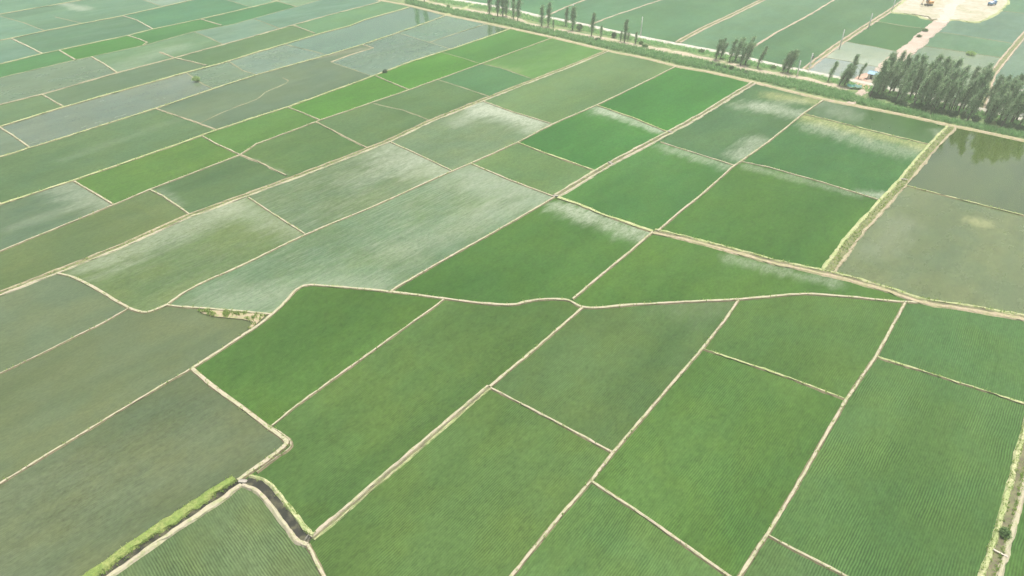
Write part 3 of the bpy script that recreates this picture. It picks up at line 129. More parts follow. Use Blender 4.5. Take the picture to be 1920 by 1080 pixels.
{'poly':[(-76.07,497.56),(-102.9,514.7),(-16.97,672.23)],'col':(0.087,0.1532,0.087),'wet':0.3,'ang':0.867,'rows':0.0,'streak':0.0,'pale':[],'label':None,'group':None},
{'poly':[(-16.97,672.23),(-102.9,514.7),(-119.63,525.38),(1.65,727.29)],'col':(0.0842,0.1512,0.0842),'wet':0.3,'ang':0.867,'rows':0.0,'streak':0.0,'pale':[],'label':None,'group':None},
{'poly':[(-16.97,672.23),(1.65,727.29),(42.23,794.84),(49.9,794.84)],'col':(0.0746,0.1441,0.0746),'wet':0.3,'ang':0.867,'rows':0.0,'streak':0.0,'pale':[],'label':None,'group':None},
{'poly':[(1.65,727.29),(-119.63,525.38),(-161.02,551.82),(-14.42,794.84),(24.51,794.84)],'col':(0.0802,0.1482,0.0802),'wet':0.3,'ang':0.867,'rows':0.0,'streak':0.0,'pale':[],'label':None,'group':None},
{'poly':[(1.65,727.29),(24.51,794.84),(42.23,794.84)],'col':(0.0727,0.1427,0.0727),'wet':0.3,'ang':0.867,'rows':0.0,'streak':0.0,'pale':[],'label':None,'group':None},
{'poly':[(-291.55,237.57),(-300.08,246.55),(-264.12,307.32),(-249.38,295.1)],'col':(0.0663,0.1141,0.0365),'wet':0.3,'ang':0.867,'rows':0.0,'streak':0.0,'pale':[],'label':None,'group':None},
{'poly':[(-114.34,493.72),(-131.14,506.21),(-119.63,525.38),(-102.9,514.7)],'col':(0.0891,0.1548,0.0891),'wet':0.3,'ang':0.867,'rows':0.0,'streak':0.0,'pale':[],'label':None,'group':None},
{'poly':[(-300.08,246.55),(-343.96,292.77),(-304.33,340.66),(-264.12,307.32)],'col':(0.0637,0.1117,0.0332),'wet':0.3,'ang':0.867,'rows':0.0,'streak':0.0,'pale':[],'label':None,'group':None},
{'poly':[(-131.14,506.21),(-170.76,535.67),(-161.02,551.82),(-119.63,525.38)],'col':(0.0875,0.1536,0.0875),'wet':0.3,'ang':0.867,'rows':0.0,'streak':0.0,'pale':[],'label':None,'group':None},
{'poly':[(-343.96,292.77),(-386.14,337.2),(-352.42,380.54),(-304.33,340.66)],'col':(0.0915,0.1566,0.0915),'wet':0.3,'ang':0.867,'rows':0.0,'streak':0.0,'pale':[],'label':None,'group':None},
{'poly':[(-200.62,486.17),(-241.71,522.83),(-228.04,540.4),(-189.55,504.53)],'col':(0.0871,0.1533,0.0871),'wet':0.3,'ang':0.867,'rows':0.0,'streak':0.0,'pale':[],'label':None,'group':None},
{'poly':[(-189.55,504.53),(-228.04,540.4),(-209.38,564.38),(-170.76,535.67)],'col':(0.0861,0.1526,0.0861),'wet':0.3,'ang':0.867,'rows':0.0,'streak':0.0,'pale':[],'label':None,'group':None},
{'poly':[(-170.76,535.67),(-209.38,564.38),(-199.86,576.62),(-161.02,551.82)],'col':(0.0851,0.1518,0.0851),'wet':0.3,'ang':0.867,'rows':0.0,'streak':0.0,'pale':[],'label':None,'group':None},
{'poly':[(-161.02,551.82),(-199.86,576.62),(-30.07,794.84),(-14.42,794.84)],'col':(0.0796,0.1478,0.0796),'wet':0.3,'ang':0.867,'rows':0.0,'streak':0.0,'pale':[],'label':None,'group':None},
{'poly':[(-386.14,337.2),(-704.53,672.54),(-352.42,380.54)],'col':(0.0831,0.1504,0.0831),'wet':0.3,'ang':0.867,'rows':0.0,'streak':0.0,'pale':[],'label':None,'group':None},
{'poly':[(-352.42,380.54),(-704.53,672.54),(-785.68,758),(-311.58,433.03)],'col':(0.0767,0.1456,0.0767),'wet':0.3,'ang':0.867,'rows':0.0,'streak':0.0,'pale':[],'label':None,'group':None},
{'poly':[(-263.9,494.31),(-593.41,794.84),(-546.59,794.84),(-241.71,522.83)],'col':(0.0756,0.1448,0.0756),'wet':0.3,'ang':0.867,'rows':0.0,'streak':0.0,'pale':[],'label':None,'group':None},
{'poly':[(-241.71,522.83),(-546.59,794.84),(-541.56,794.84),(-412.73,712.57),(-228.04,540.4)],'col':(0.0741,0.1438,0.0741),'wet':0.3,'ang':0.867,'rows':0.0,'streak':0.0,'pale':[],'label':None,'group':None},
{'poly':[(-228.04,540.4),(-412.73,712.57),(-384.24,694.37),(-209.38,564.38)],'col':(0.0785,0.147,0.0785),'wet':0.3,'ang':0.867,'rows':0.0,'streak':0.0,'pale':[],'label':None,'group':None},
{'poly':[(-209.38,564.38),(-384.24,694.37),(-199.86,576.62)],'col':(0.0804,0.1484,0.0804),'wet':0.3,'ang':0.867,'rows':0.0,'streak':0.0,'pale':[],'label':None,'group':None},
{'poly':[(-199.86,576.62),(-384.24,694.37),(-428.55,727.31),(-500.99,794.84),(-30.07,794.84)],'col':(0.0727,0.1427,0.0727),'wet':0.3,'ang':0.867,'rows':0.0,'streak':0.0,'pale':[],'label':None,'group':None},
{'poly':[(-500.99,794.84),(-428.55,727.31),(-519.38,794.84)],'col':(0.0625,0.1352,0.0625),'wet':0.3,'ang':0.867,'rows':0.0,'streak':0.0,'pale':[],'label':None,'group':None},
{'poly':[(-428.55,727.31),(-412.73,712.57),(-541.56,794.84),(-519.38,794.84)],'col':(0.0638,0.1362,0.0638),'wet':0.3,'ang':0.867,'rows':0.0,'streak':0.0,'pale':[],'label':None,'group':None},
{'poly':[(-428.55,727.31),(-384.24,694.37),(-412.73,712.57)],'col':(0.0692,0.1401,0.0692),'wet':0.3,'ang':0.867,'rows':0.0,'streak':0.0,'pale':[],'label':None,'group':None},
{'poly':[(207.99,225.8),(221.31,242.33),(258.97,203.26),(249.02,192.78)],'col':(0.0712,0.1186,0.0425),'wet':0.3,'ang':0.867,'rows':0.0,'streak':0.0,'pale':[],'label':None,'group':None},
{'poly':[(207.99,225.8),(249.02,192.78),(203.53,144.87),(165.95,173.62)],'col':(0.0742,0.1214,0.0462),'wet':0.3,'ang':0.867,'rows':0.0,'streak':0.0,'pale':[],'label':None,'group':None},
{'poly':[(221.31,242.33),(257.67,287.47),(320.59,268.16),(258.97,203.26)],'col':(0.0682,0.1158,0.0388),'wet':0.3,'ang':0.867,'rows':0.0,'streak':0.0,'pale':[],'label':None,'group':None},
{'poly':[(129.76,128.71),(172.99,112.69),(141.39,79.41),(107.27,100.8)],'col':(0.0499,0.1068,0.023),'wet':0.3,'ang':0.867,'rows':0.0,'streak':0.0,'pale':[],'label':None,'group':None},
{'poly':[(129.76,128.71),(165.95,173.62),(203.53,144.87),(172.99,112.69)],'col':(0.0779,0.1248,0.0508),'wet':0.3,'ang':0.867,'rows':0.0,'streak':0.0,'pale':[],'label':None,'group':None},
{'poly':[(35.56,62.26),(55.01,43.52),(19.25,43.52)],'col':(0.0567,0.1127,0.0311),'wet':0.3,'ang':0.867,'rows':0.0,'streak':0.0,'pale':[],'label':None,'group':None},
{'poly':[(67.18,52.67),(79.44,43.52),(59.22,43.52)],'col':(0.0557,0.1119,0.0299),'wet':0.3,'ang':0.867,'rows':0.0,'streak':0.0,'pale':[],'label':None,'group':None},
{'poly':[(257.67,287.47),(354.29,407.38),(413.74,366.27),(320.59,268.16)],'col':(0.0606,0.1087,0.0293),'wet':0.3,'ang':0.867,'rows':0.0,'streak':0.0,'pale':[],'label':None,'group':None},
{'poly':[(354.29,407.38),(666.47,794.84),(820.66,794.84),(413.74,366.27)],'col':(0.0754,0.1447,0.0754),'wet':0.3,'ang':0.867,'rows':0.0,'streak':0.0,'pale':[],'label':None,'group':None},
{'poly':[(354.29,407.38),(320.79,430.55),(318.82,431.91),(623.4,794.84),(666.47,794.84)],'col':(0.0796,0.1478,0.0796),'wet':0.3,'ang':0.867,'rows':0.0,'streak':0.0,'pale':[],'label':None,'group':None}]
BUNDS = [
('ditch',0.8,[(-163.87,103.09),(-129.81,141.27),(-120.84,151.33),(-109.19,165.26),(-98.18,181.39),(-84.58,195.76),(-65.96,216.12),(-45.97,239.35),(-32.1,259.71),(-12.46,283.59),(9.73,309.69),(26.88,329.62),(48.64,356.49)]),
('dry',0.7,[(-174.23,114),(-142.29,161.54),(-123.67,189.26),(-117.19,199.52),(-96.95,226.82),(-94.19,236.37),(-76.16,260.28),(-45.32,296.53),(-15.04,334.72),(16.23,374.42),(24.79,385.05)]),
('grass',1.3,[(-199.28,140.39),(-159.36,189.26),(-145.54,206.16),(-133.1,222.71),(-122.64,236.86),(-113.45,250.28),(-102.62,263.75),(-92.89,275.25),(-64.88,315.06),(-50.37,337.32),(-30.4,361.32),(-8.83,389.44),(-0.91,400.81)]),
('grass',1.2,[(-224.41,166.85),(-181.36,224.98),(-172.56,236.86),(-146.94,273.39),(-132.01,297.94),(-119.14,317.42),(-91.68,350.83),(-78.64,368.28),(-55.63,404.34),(-39.56,431.87)]),
('grass',1.5,[(-240.97,184.3),(-198.95,253.55),(-185.78,275.25),(-155.88,317.42),(-141.63,335.58),(-130.3,353.64),(-103.46,393.93),(-93.18,406.71),(-86.62,421.49),(-64.64,452.55)]),
('mud',1,[(-266.37,211.05),(-213.88,277.78),(-203.5,290.97),(-185.19,320.6),(-168.08,344.41),(-140.31,386.14),(-125.89,409.11),(-107.27,437.22),(-87.32,464.29),(-84.75,471.91),(24.51,794.84)]),
('low',0.9,[(-291.55,237.57),(-235.88,313.51),(-215.86,340.83),(-193.73,366.27),(-177.78,393.93),(-160.47,411.54),(-153.56,424.05),(-136.01,453.99),(-125.39,473.46),(49.9,794.84)]),
('grass',1.2,[(-300.08,246.55),(-248.41,333.86),(-237.82,351.76),(-209.5,387.24),(-202.55,399.65),(-184.11,422.77),(-161.65,455.44),(-150.82,473.46),(42.23,794.84)]),
('grass',1.3,[(-343.96,292.77),(-274.68,376.5),(-268.51,383.96),(-261.41,396.2),(-234.18,430.55),(-208.3,473.46),(-14.42,794.84)]),
('grass',1.2,[(-386.14,337.2),(-310.41,434.53),(-281.33,471.91),(-30.07,794.84)]),
('dry',0.7,[(-117.19,199.52),(-111.15,195.02),(-97.57,182.72)]),
('mud',0.7,[(-96.95,226.82),(-89.71,221.82),(-75.8,209.82)]),
('mud',0.6,[(-77.45,258.57),(-67.97,248.67),(-51.84,232)]),
('low',0.6,[(-58.24,279.69),(-44.85,271.54),(-32.37,260.28)]),
('low',0.6,[(-33.64,310.45),(-21.3,299.37),(-9.87,288.25)]),
('low',0.6,[(-15.04,334.72),(-5.1,327.95),(9.77,311.21)]),
('dry',0.8,[(-144.59,205.37),(-124,189.26)]),
('dry',0.7,[(-116.63,243.94),(-109.08,236.86),(-96.95,226.82)]),
('dry',0.7,[(-92.72,274.63),(-84.42,267.9),(-76.16,260.28)]),
('dry',0.7,[(-63.04,315.84),(-54.19,305.94),(-45.32,296.53)]),
('low',0.7,[(-35.29,353.64),(-25.28,345.32),(-15.04,334.72)]),
('dry',0.7,[(-195.83,213.14),(-177.04,201.06),(-158.91,189.61)]),
('mud',0.8,[(-146.94,273.39),(-129.5,261.43),(-113.45,250.28)]),
('low',0.8,[(-122.7,257.44),(-121.4,260.44),(-120.09,263.54),(-118.75,266.67),(-117.37,269.77),(-115.93,272.77),(-114.43,275.43),(-112.76,277.99),(-111.12,280.51),(-109.68,283.02),(-108.65,285.57),(-108.34,287.04),(-108.18,288.49),(-108.09,289.95),(-107.96,291.46),(-107.68,293.03),(-106.58,295.9),(-104.89,299.08),(-103.14,302.34),(-101.91,305.45),(-101.76,308.18),(-102.23,309.35),(-102.97,310.43),(-103.86,311.45),(-104.79,312.46),(-105.66,313.51)]),
('low',0.6,[(-88.73,337.32),(-76.17,326.29),(-65.02,315.84)]),
('mud',0.9,[(-88.73,337.32),(-81.88,348.97),(-72.02,362.3),(-78.64,368.28)]),
('low',0.7,[(-64.06,392.8),(-48.76,377.55),(-31.71,360.35)]),
('low',0.7,[(-44.5,372.35),(-29.66,392.8),(-16.89,409.11),(-13.92,412.76)]),
('dry',0.8,[(-704.53,672.54),(-198.61,253),(-188.32,244.46),(-175.69,233.44)]),
('low',0.7,[(-152.66,320.6),(-140.42,305.94),(-132.73,298.66)]),
('low',0.7,[(-138.62,338.19),(-127.69,324.65),(-118.65,317.42)]),
('low',0.6,[(-119.36,368.28),(-105.93,359.37),(-93.63,349.9)]),
('dry',0.9,[(-203.11,290.28),(-185.78,275.25)]),
('dry',0.9,[(-168.08,344.41),(-158.57,339.07),(-147.64,332.15)]),
('mud',0.9,[(-179.56,354.58),(-168.08,344.41)]),
('dry',0.8,[(-125.57,407.91),(-108.91,390.56)]),
('dry',1,[(-210.16,346.22),(-198.38,334.72),(-185.19,320.6)]),
('low',0.8,[(-177.19,393.93),(-165.42,382.88),(-152.85,369.29)]),
('low',0.8,[(-152.22,422.77),(-140.06,410.32),(-130.32,399.65)]),
('low',0.8,[(-500.99,794.84),(-151.27,468.84),(-135.34,453.99)]),
('dry',1,[(-232.26,357.44),(-215.33,340.83)]),
('dry',0.9,[(-210.46,386.14),(-200.66,378.61),(-193.89,372.35),(-193.73,366.27)]),
('dry',0.9,[(-183.32,421.49),(-166.61,407.91)]),
('dry',1.1,[(-270.29,379.67),(-254.39,366.27),(-237.82,351.76)]),
('dry',1,[(-234.18,430.55),(-220.86,420.23),(-202.55,399.65)]),
('low',0.9,[(-546.59,794.84),(-189.88,476.58),(-164.56,453.99)]),
('low',0.9,[(-785.68,758),(-307.96,430.55),(-283.81,413.99),(-261.41,396.2)]),
('low',0.9,[(-593.41,794.84),(-241.04,473.46),(-222.88,456.89)]),
('low',0.9,[(-273.48,427.93),(-249.05,412.76)]),
('path',1.7,[(-519.38,794.84),(-87.08,473.46),(-82.22,469.84),(-77.43,466.36),(-72.71,462.87),(-68,459.27),(-63.31,455.44),(-58.6,451.23),(-54.02,446.85),(-49.44,442.36),(-44.7,437.79),(-39.67,433.2),(-31.94,426.61),(-23.53,419.73),(-15.04,412.91),(-7.03,406.51),(0.0,400.81),(4.5,397.15),(8.53,393.89),(12.36,390.76),(16.23,387.53),(20.36,383.96),(25.99,378.83),(31.88,373.23),(37.78,367.56),(43.47,362.19),(48.75,357.44),(53.09,353.87),(57.32,350.6),(61.37,347.55),(65.15,344.62),(68.59,341.72),(70.87,339.54),(72.89,337.41),(74.8,335.33),(76.77,333.29),(78.94,331.3),(82.02,328.93),(85.34,326.68),(88.77,324.46),(92.17,322.19),(95.4,319.8),(98.36,317.33),(101.17,314.82),(103.94,312.24),(106.78,309.54),(109.81,306.68),(114.26,302.38),(119.06,297.61),(123.87,292.83),(128.38,288.47),(132.32,284.91),(134.61,283.03),(136.68,281.47),(138.65,280.07),(140.64,278.67),(142.77,277.14),(145.55,275.14),(148.45,273.1),(151.41,271.01),(154.36,268.88),(157.23,266.71),(160.26,264.26),(163.32,261.65),(166.3,259.07),(169.08,256.69),(171.56,254.65),(173.01,253.54),(174.29,252.59),(175.51,251.72),(176.77,250.8),(178.18,249.74),(180.45,247.96),(182.92,245.99),(185.49,243.92),(188.05,241.85),(190.52,239.86),(249.02,192.78)]),
('road',3.4,[(-541.56,794.84),(-38.32,473.46),(-16.98,459.83),(-0.99,446.87),(15.08,430.55),(25.9,422.77),(42.88,407.91),(58.43,392.8),(74.74,378.61),(86.42,369.29),(102.16,357.44),(110.85,349.9),(122.66,337.32),(133.07,327.12),(145.9,316.63),(155.37,308.93),(172.1,293.03),(187.14,277.78),(203.45,260.85),(258.97,203.26)]),
('dry',0.8,[(-85.36,136.47),(-84.96,137.47),(-84.56,138.5),(-84.16,139.52),(-83.73,140.53),(-83.25,141.51),(-82.73,142.45),(-82.18,143.34),(-81.59,144.21),(-80.94,145.11),(-80.21,146.06),(-79.04,147.46),(-77.72,148.9),(-76.28,150.43),(-74.73,152.09),(-73.1,153.93),(-70.74,156.8),(-68.13,160.12),(-65.32,163.7),(-62.38,167.37),(-59.38,170.9),(-56.44,174.1),(-53.43,177.18),(-50.31,180.29),(-47.06,183.56),(-43.63,187.16),(-39.19,192.05),(-34.17,197.71),(-28.97,203.62),(-24.11,209.15),(-20.16,213.56),(-18.82,215),(-17.74,216.14),(-16.77,217.15),(-15.73,218.23),(-14.47,219.6),(-11.75,222.57),(-8.49,226.16),(-4.91,230.15),(-1.26,234.3),(2.17,238.35),(4.87,241.73),(7.46,245.14),(10.04,248.61),(12.74,252.15),(15.65,255.76),(19.27,259.92),(23.14,264.14),(27.19,268.48),(31.38,273),(35.65,277.78),(40.08,282.97),(44.72,288.51),(49.48,294.28),(54.28,300.14),(59.01,305.94),(62.95,310.78),(66.83,315.59),(70.71,320.42),(74.66,325.35),(78.77,330.46)]),
('dry',1,[(-120.42,150.56),(-119.35,150.19),(-118.31,149.85),(-117.26,149.5),(-116.16,149.08),(-114.98,148.54),(-113.43,147.72),(-111.8,146.76),(-110.1,145.7),(-108.34,144.57),(-106.53,143.4),(-104.13,141.8),(-101.51,139.99),(-98.92,138.18),(-96.56,136.57),(-94.63,135.36),(-93.73,134.85),(-92.94,134.43),(-92.23,134.09),(-91.57,133.82),(-90.95,133.61),(-90.46,133.47),(-90,133.37),(-89.58,133.32),(-89.17,133.32),(-88.77,133.39),(-88.3,133.6),(-87.85,133.93),(-87.43,134.34),(-87.03,134.76),(-86.65,135.14),(-86.36,135.41),(-86.11,135.68),(-85.86,135.94),(-85.61,136.21),(-85.36,136.47)]),
('dry',0.7,[(-83.48,193.92),(-73.11,183.73),(-59.69,170.9)]),
('dry',0.7,[(-45.5,238.85),(-33.27,226.82),(-20.34,213.56)]),
('dry',0.7,[(-12.41,282.28),(0.0,269.71),(15.68,256.32)]),
('dry',0.8,[(-30.97,142.22),(-27.69,146.31),(-20.57,154.72),(0.0,178.12),(13.54,194.29)]),
('ditch',0.9,[(14.09,195.02),(29.01,213.14),(34.31,219.6),(60.01,247.61),(77.92,267.9),(94.73,288.92),(109.11,305.94)]),
('dry',0.8,[(-14.47,219.6),(0.0,205.77),(13.54,194.29)]),
('grass',0.8,[(2.17,237.85),(15.49,224.98),(28.51,213.56)]),
('grass',0.8,[(35.58,277.14),(48.02,263.17),(59.5,248.14)]),
('dry',0.8,[(15.1,138.73),(26.45,153.4),(40.92,172.13)]),
('dry',0.8,[(42.43,172.75),(50.69,183.73),(59.23,194.29),(76.87,217.85),(94.8,238.35),(118.4,267.9),(132.76,284.25)]),
('grass',1.5,[(14.53,193.92),(19.97,189.96),(26.77,183.4),(40.98,172.44)]),
('dry',0.7,[(54.9,238.35),(76.87,217.85)]),
('wideditch',1,[(84.01,151.33),(86.51,154.53),(89.09,157.85),(91.75,161.26),(94.48,164.72),(97.29,168.2),(100.09,171.57),(102.96,174.95),(105.91,178.38),(108.93,181.86),(112.03,185.43),(115.14,188.99),(118.32,192.58),(121.58,196.25),(124.97,200.09),(128.52,204.18),(132.53,208.9),(136.79,214),(141.24,219.34),(145.77,224.77),(150.3,230.09),(154.25,234.65),(158.19,239.13),(162.17,243.62),(166.24,248.21),(170.48,253)]),
('dry',0.7,[(79.87,221.37),(88.08,216.55),(102.13,204.97),(115.8,192.11)]),
('grass',0.8,[(118.4,267.3),(135.86,251.36),(153.79,235.88)]),
('verge',2,[(41.29,172.44),(42.85,171.77),(44.41,171.12),(45.96,170.47),(47.49,169.8),(48.98,169.09),(50.38,168.36),(51.73,167.6),(53.07,166.82),(54.39,166.04),(55.72,165.26),(57.08,164.46),(58.43,163.67),(59.77,162.87),(61.12,162.07),(62.47,161.26),(63.88,160.39),(65.25,159.52),(66.65,158.64),(68.11,157.75),(69.7,156.86),(72.08,155.68),(74.67,154.5),(77.38,153.31),(80.09,152.09),(82.68,150.82),(85.28,149.43),(87.86,147.99),(90.38,146.52),(92.79,145.06),(95.03,143.64),(96.77,142.4),(98.36,141.13),(99.88,139.9),(101.43,138.77),(103.08,137.82),(104.81,137.12),(106.61,136.59),(108.46,136.14),(110.35,135.69),(112.25,135.14),(114.46,134.38),(116.72,133.56),(119,132.71),(121.27,131.86),(123.5,131.03),(172.99,112.69)]),
('grass',0.7,[(128.31,203),(138.45,194.66),(154.92,182.05),(203.53,144.87)]),
('dry',1,[(-70.15,112.74),(-69.4,113.87),(-68.65,115),(-67.89,116.15),(-67.12,117.32),(-66.34,118.52),(-65.54,119.77),(-64.72,121.07),(-63.9,122.39),(-63.1,123.67),(-62.35,124.87),(-61.8,125.73),(-61.28,126.53),(-60.77,127.31),(-60.29,128.1),(-59.83,128.94),(-59.42,129.78),(-59.02,130.66),(-58.64,131.55),(-58.28,132.47),(-57.92,133.39),(-57.58,134.29),(-57.25,135.21),(-56.93,136.14),(-56.62,137.09),(-56.32,138.05),(-56.07,139.04),(-55.86,140.1),(-55.64,141.15),(-55.39,142.12),(-55.06,142.93),(-54.72,143.48),(-54.35,143.93),(-53.94,144.31),(-53.47,144.61),(-52.94,144.84),(-52.16,145.01),(-51.3,145.01),(-50.34,144.91),(-49.27,144.75),(-48.07,144.6),(-45.41,144.3),(-42.19,143.86),(-38.69,143.34),(-35.18,142.78),(-31.92,142.22),(-29.18,141.69),(-26.51,141.13),(-23.9,140.55),(-21.32,139.97),(-18.76,139.42),(-16.23,138.87),(-13.67,138.3),(-11.17,137.75),(-8.79,137.28),(-6.62,136.92),(-5.14,136.72),(-3.75,136.54),(-2.43,136.42),(-1.18,136.39),(0.0,136.47),(0.86,136.65),(1.66,136.92),(2.44,137.24),(3.2,137.56),(3.99,137.82),(4.78,138.05),(5.56,138.27),(6.34,138.47),(7.16,138.63),(8.02,138.73),(9.17,138.81),(10.42,138.84),(11.69,138.79),(12.91,138.62),(14,138.28),(14.72,137.79),(15.32,137.14),(15.89,136.44),(16.54,135.81),(17.35,135.36),(19.27,135.08),(21.65,135.24),(24.32,135.65),(27.08,136.12),(29.73,136.47),(32.38,136.7),(35.06,136.92),(37.76,137.15),(40.47,137.37),(43.18,137.6),(45.95,137.81),(48.78,138.03),(51.6,138.24),(54.29,138.47),(56.77,138.73),(58.43,138.95),(59.96,139.18),(61.44,139.41),(62.92,139.65),(64.48,139.88),(66.29,140.15),(68.16,140.46),(70.07,140.74),(71.98,140.95),(73.88,141.04),(75.89,140.98),(77.85,140.79),(79.83,140.51),(81.85,140.2),(83.95,139.88),(86.72,139.44),(89.71,138.9),(92.7,138.35),(95.5,137.88),(97.92,137.6),(99.14,137.53),(100.25,137.52),(101.29,137.55),(102.31,137.58),(103.36,137.6)]),
('dry',0.8,[(-85.27,136.25),(-81.57,135.58),(-73.1,134.7),(-65.8,133.61),(-58.58,132.53)]),
('dry',0.45,[(-94.32,134.7),(-97.34,129.35),(-105.44,118.33),(-111.17,111.01),(-138.38,76.25)]),
('dry',0.6,[(-70.36,112.39),(-74.72,106.98),(-80.85,98.55),(-83.94,94.06),(-92.96,81.44),(-114.59,51.19)]),
('dry',1.2,[(-70.15,112.74),(-68.44,111.31),(-66.76,109.89),(-65.11,108.5),(-63.48,107.15),(-61.87,105.84),(-60.27,104.58),(-58.68,103.37),(-57.12,102.18),(-55.59,101.03),(-54.12,99.9),(-52.77,98.84),(-51.43,97.79),(-50.14,96.77),(-48.92,95.8),(-47.78,94.91),(-46.9,94.24),(-46.03,93.6),(-45.22,93),(-44.53,92.45),(-44.02,91.97),(-43.86,91.79),(-43.73,91.63),(-43.61,91.47),(-43.54,91.31),(-43.49,91.15),(-43.51,90.92),(-43.6,90.69),(-43.74,90.46),(-43.91,90.21),(-44.08,89.94),(-44.41,89.4),(-44.81,88.8),(-45.24,88.16),(-45.7,87.52),(-46.16,86.91),(-46.66,86.28),(-47.2,85.64),(-47.74,85.02),(-48.25,84.43),(-48.71,83.88),(-49,83.51),(-49.27,83.16),(-49.52,82.83),(-49.76,82.5),(-50.01,82.17)]),
('dry',0.28,[(-47.8,95.34),(-47.22,94.97),(-46.63,94.6),(-46.05,94.24),(-45.49,93.87),(-44.96,93.5),(-44.53,93.17),(-44.11,92.85),(-43.7,92.52),(-43.35,92.19),(-43.06,91.83),(-42.87,91.55),(-42.7,91.25),(-42.56,90.95),(-42.48,90.64),(-42.45,90.34),(-42.6,89.82),(-42.94,89.31),(-43.41,88.78),(-43.91,88.25),(-44.37,87.69),(-44.89,86.98),(-45.43,86.24),(-45.98,85.49),(-46.53,84.74),(-47.07,84.01)]),
('farmditch',1,[(-49.93,81.92),(-53.26,77.7),(-58.18,72.2),(-62.01,67.6),(-65.26,63.47),(-80.96,43.52)]),
('bankditch',0.9,[(-48.45,82.17),(-47.84,81.95),(-47.23,81.77),(-46.62,81.57),(-46,81.32),(-45.37,80.96),(-44.58,80.36),(-43.78,79.62),(-42.97,78.8),(-42.17,77.96),(-41.39,77.13),(-40.56,76.24),(-39.73,75.32),(-38.91,74.39),(-38.14,73.52),(-37.41,72.73),(-36.88,72.16),(-36.37,71.61),(-35.88,71.1),(-35.42,70.66),(-34.98,70.32),(-34.71,70.16),(-34.45,70.06),(-34.2,69.97),(-33.95,69.9),(-33.69,69.81)]),
('dry',0.8,[(-34,68.9),(-32.24,66.32),(-30.07,63.28),(-15.96,43.52)]),
('narrowditch',0.8,[(-33.5,70.12),(-29.64,74.9),(-25.1,80.96),(-16.56,91.83),(-4.76,106.98)]),
('dry',0.8,[(-4.76,106.98),(2.99,116.68),(17.33,135.14)]),
('dry',0.6,[(-47.94,95.48),(-45.14,100.05),(-33.38,116.31),(-18.5,136.47),(-16.98,138.96)]),
('dry',0.6,[(-4.52,106.65),(7.51,97.81),(19.19,88.74)]),
('dry',0.7,[(-14.7,43.52),(0.0,63.28),(8.31,74.46),(14.62,82.41),(19.3,88.87),(36.78,111.35),(43.32,119.64),(51.3,130.4),(56.77,138.73)]),
('dry',0.7,[(14.57,81.92),(23.07,74.35),(29.19,68.39),(34.5,63.28),(55.01,43.52)]),
('grass',0.6,[(43.4,119.46),(56.91,111.53),(69.33,103.13)]),
('dry',0.7,[(19.25,43.52),(36.46,63.28),(43.31,71.15),(55.19,85.51),(69.33,103.13),(81.74,117.04),(97.57,137.14)]),
('dry',0.6,[(43.15,70.63),(48.13,66.91),(52.98,63.28),(79.44,43.52)]),
('grass',0.6,[(81.81,116.68),(93.98,109.14),(105.55,101.88),(141.39,79.41)]),
('sideditch',1,[(59.22,43.52),(76.41,63.28),(77.22,64.21),(78.04,65.15),(78.87,66.11),(79.72,67.09),(80.59,68.09),(81.53,69.18),(82.5,70.29),(83.48,71.43),(84.49,72.6),(85.5,73.81),(86.56,75.09),(87.63,76.41),(88.73,77.77),(89.85,79.17),(91,80.61),(92.24,82.15),(93.52,83.73),(94.84,85.37),(96.19,87.04),(97.56,88.74),(666.47,794.84)]),
('pinkb',1.3,[(19.47,427.93),(33.49,452.55),(48.9,475.01),(268.38,794.84)]),
('pinkb',1.2,[(45.44,409.11),(54.63,422.77),(84.66,458.36),(97.53,473.46),(371.51,794.84)]),
('ditch',1.2,[(87.87,372.35),(107.71,400.81),(130.22,429.23),(163.71,473.46),(407.11,794.84)]),
('pinkb',1.4,[(116.27,347.14),(123.26,360.35),(145.5,390.56),(160.58,409.11),(181.08,434.53),(210.38,473.46),(452.39,794.84)]),
('ditch',1.3,[(139.11,325.47),(169.3,365.27),(202.85,406.71),(231.68,441.31),(257.06,473.46),(510.79,794.84)]),
('dirtroad',6.5,[(163.13,304.46),(178.48,327.95),(191.3,343.51),(210.02,365.27),(234.23,396.2),(252.24,417.71)]),
('padedge',0.8,[(231.75,438.58),(233.8,437.62),(235.91,436.78),(237.98,435.88),(239.9,434.75),(241.55,433.2),(242.75,431.11),(243.66,428.55),(244.46,425.87),(245.29,423.41),(246.32,421.49),(247.35,420.27),(248.42,419.26),(249.58,418.48),(250.84,417.95),(252.24,417.71),(253.71,417.92),(255.33,418.54),(257.05,419.3),(258.78,419.95),(260.45,420.23),(262.58,419.47),(264.52,417.75),(266.5,415.93),(268.74,414.81),(271.47,415.23),(273.91,416.71),(276.59,418.87),(279.5,421.56),(282.62,424.64),(285.92,427.93),(290,431.96),(294.5,436.5),(299.25,441.49),(304.07,446.86),(308.79,452.55),(312.47,457.3),(316.3,462.44),(320.09,467.77),(323.65,473.08),(326.74,478.15),(329.24,482.72),(331.49,487.25),(333.39,491.63),(334.87,495.75),(335.82,499.49),(334.59,507.56),(328.41,512.8),(319.13,515.36),(308.73,515.48),(299.19,513.47),(293.68,511.07),(288.03,507.71),(282.35,503.47),(276.73,498.46),(271.25,492.75),(267.68,488.45),(264.23,483.77),(260.82,478.86),(257.38,473.84),(253.84,468.84),(249.46,462.83),(244.96,456.68),(240.45,450.5),(236.02,444.43),(231.75,438.58)]),
('low',1,[(213.09,418.97),(223.58,407.91),(234.76,399.65)]),
('low',1,[(176.69,375.46),(189.23,364.27),(199.07,352.7)]),
('low',1,[(154.22,347.14),(166.08,338.19),(178.62,327.12)]),
('ditch',1,[(192.79,272.77),(223.85,318.21),(246.16,345.32),(282.26,388.34),(623.4,794.84)]),
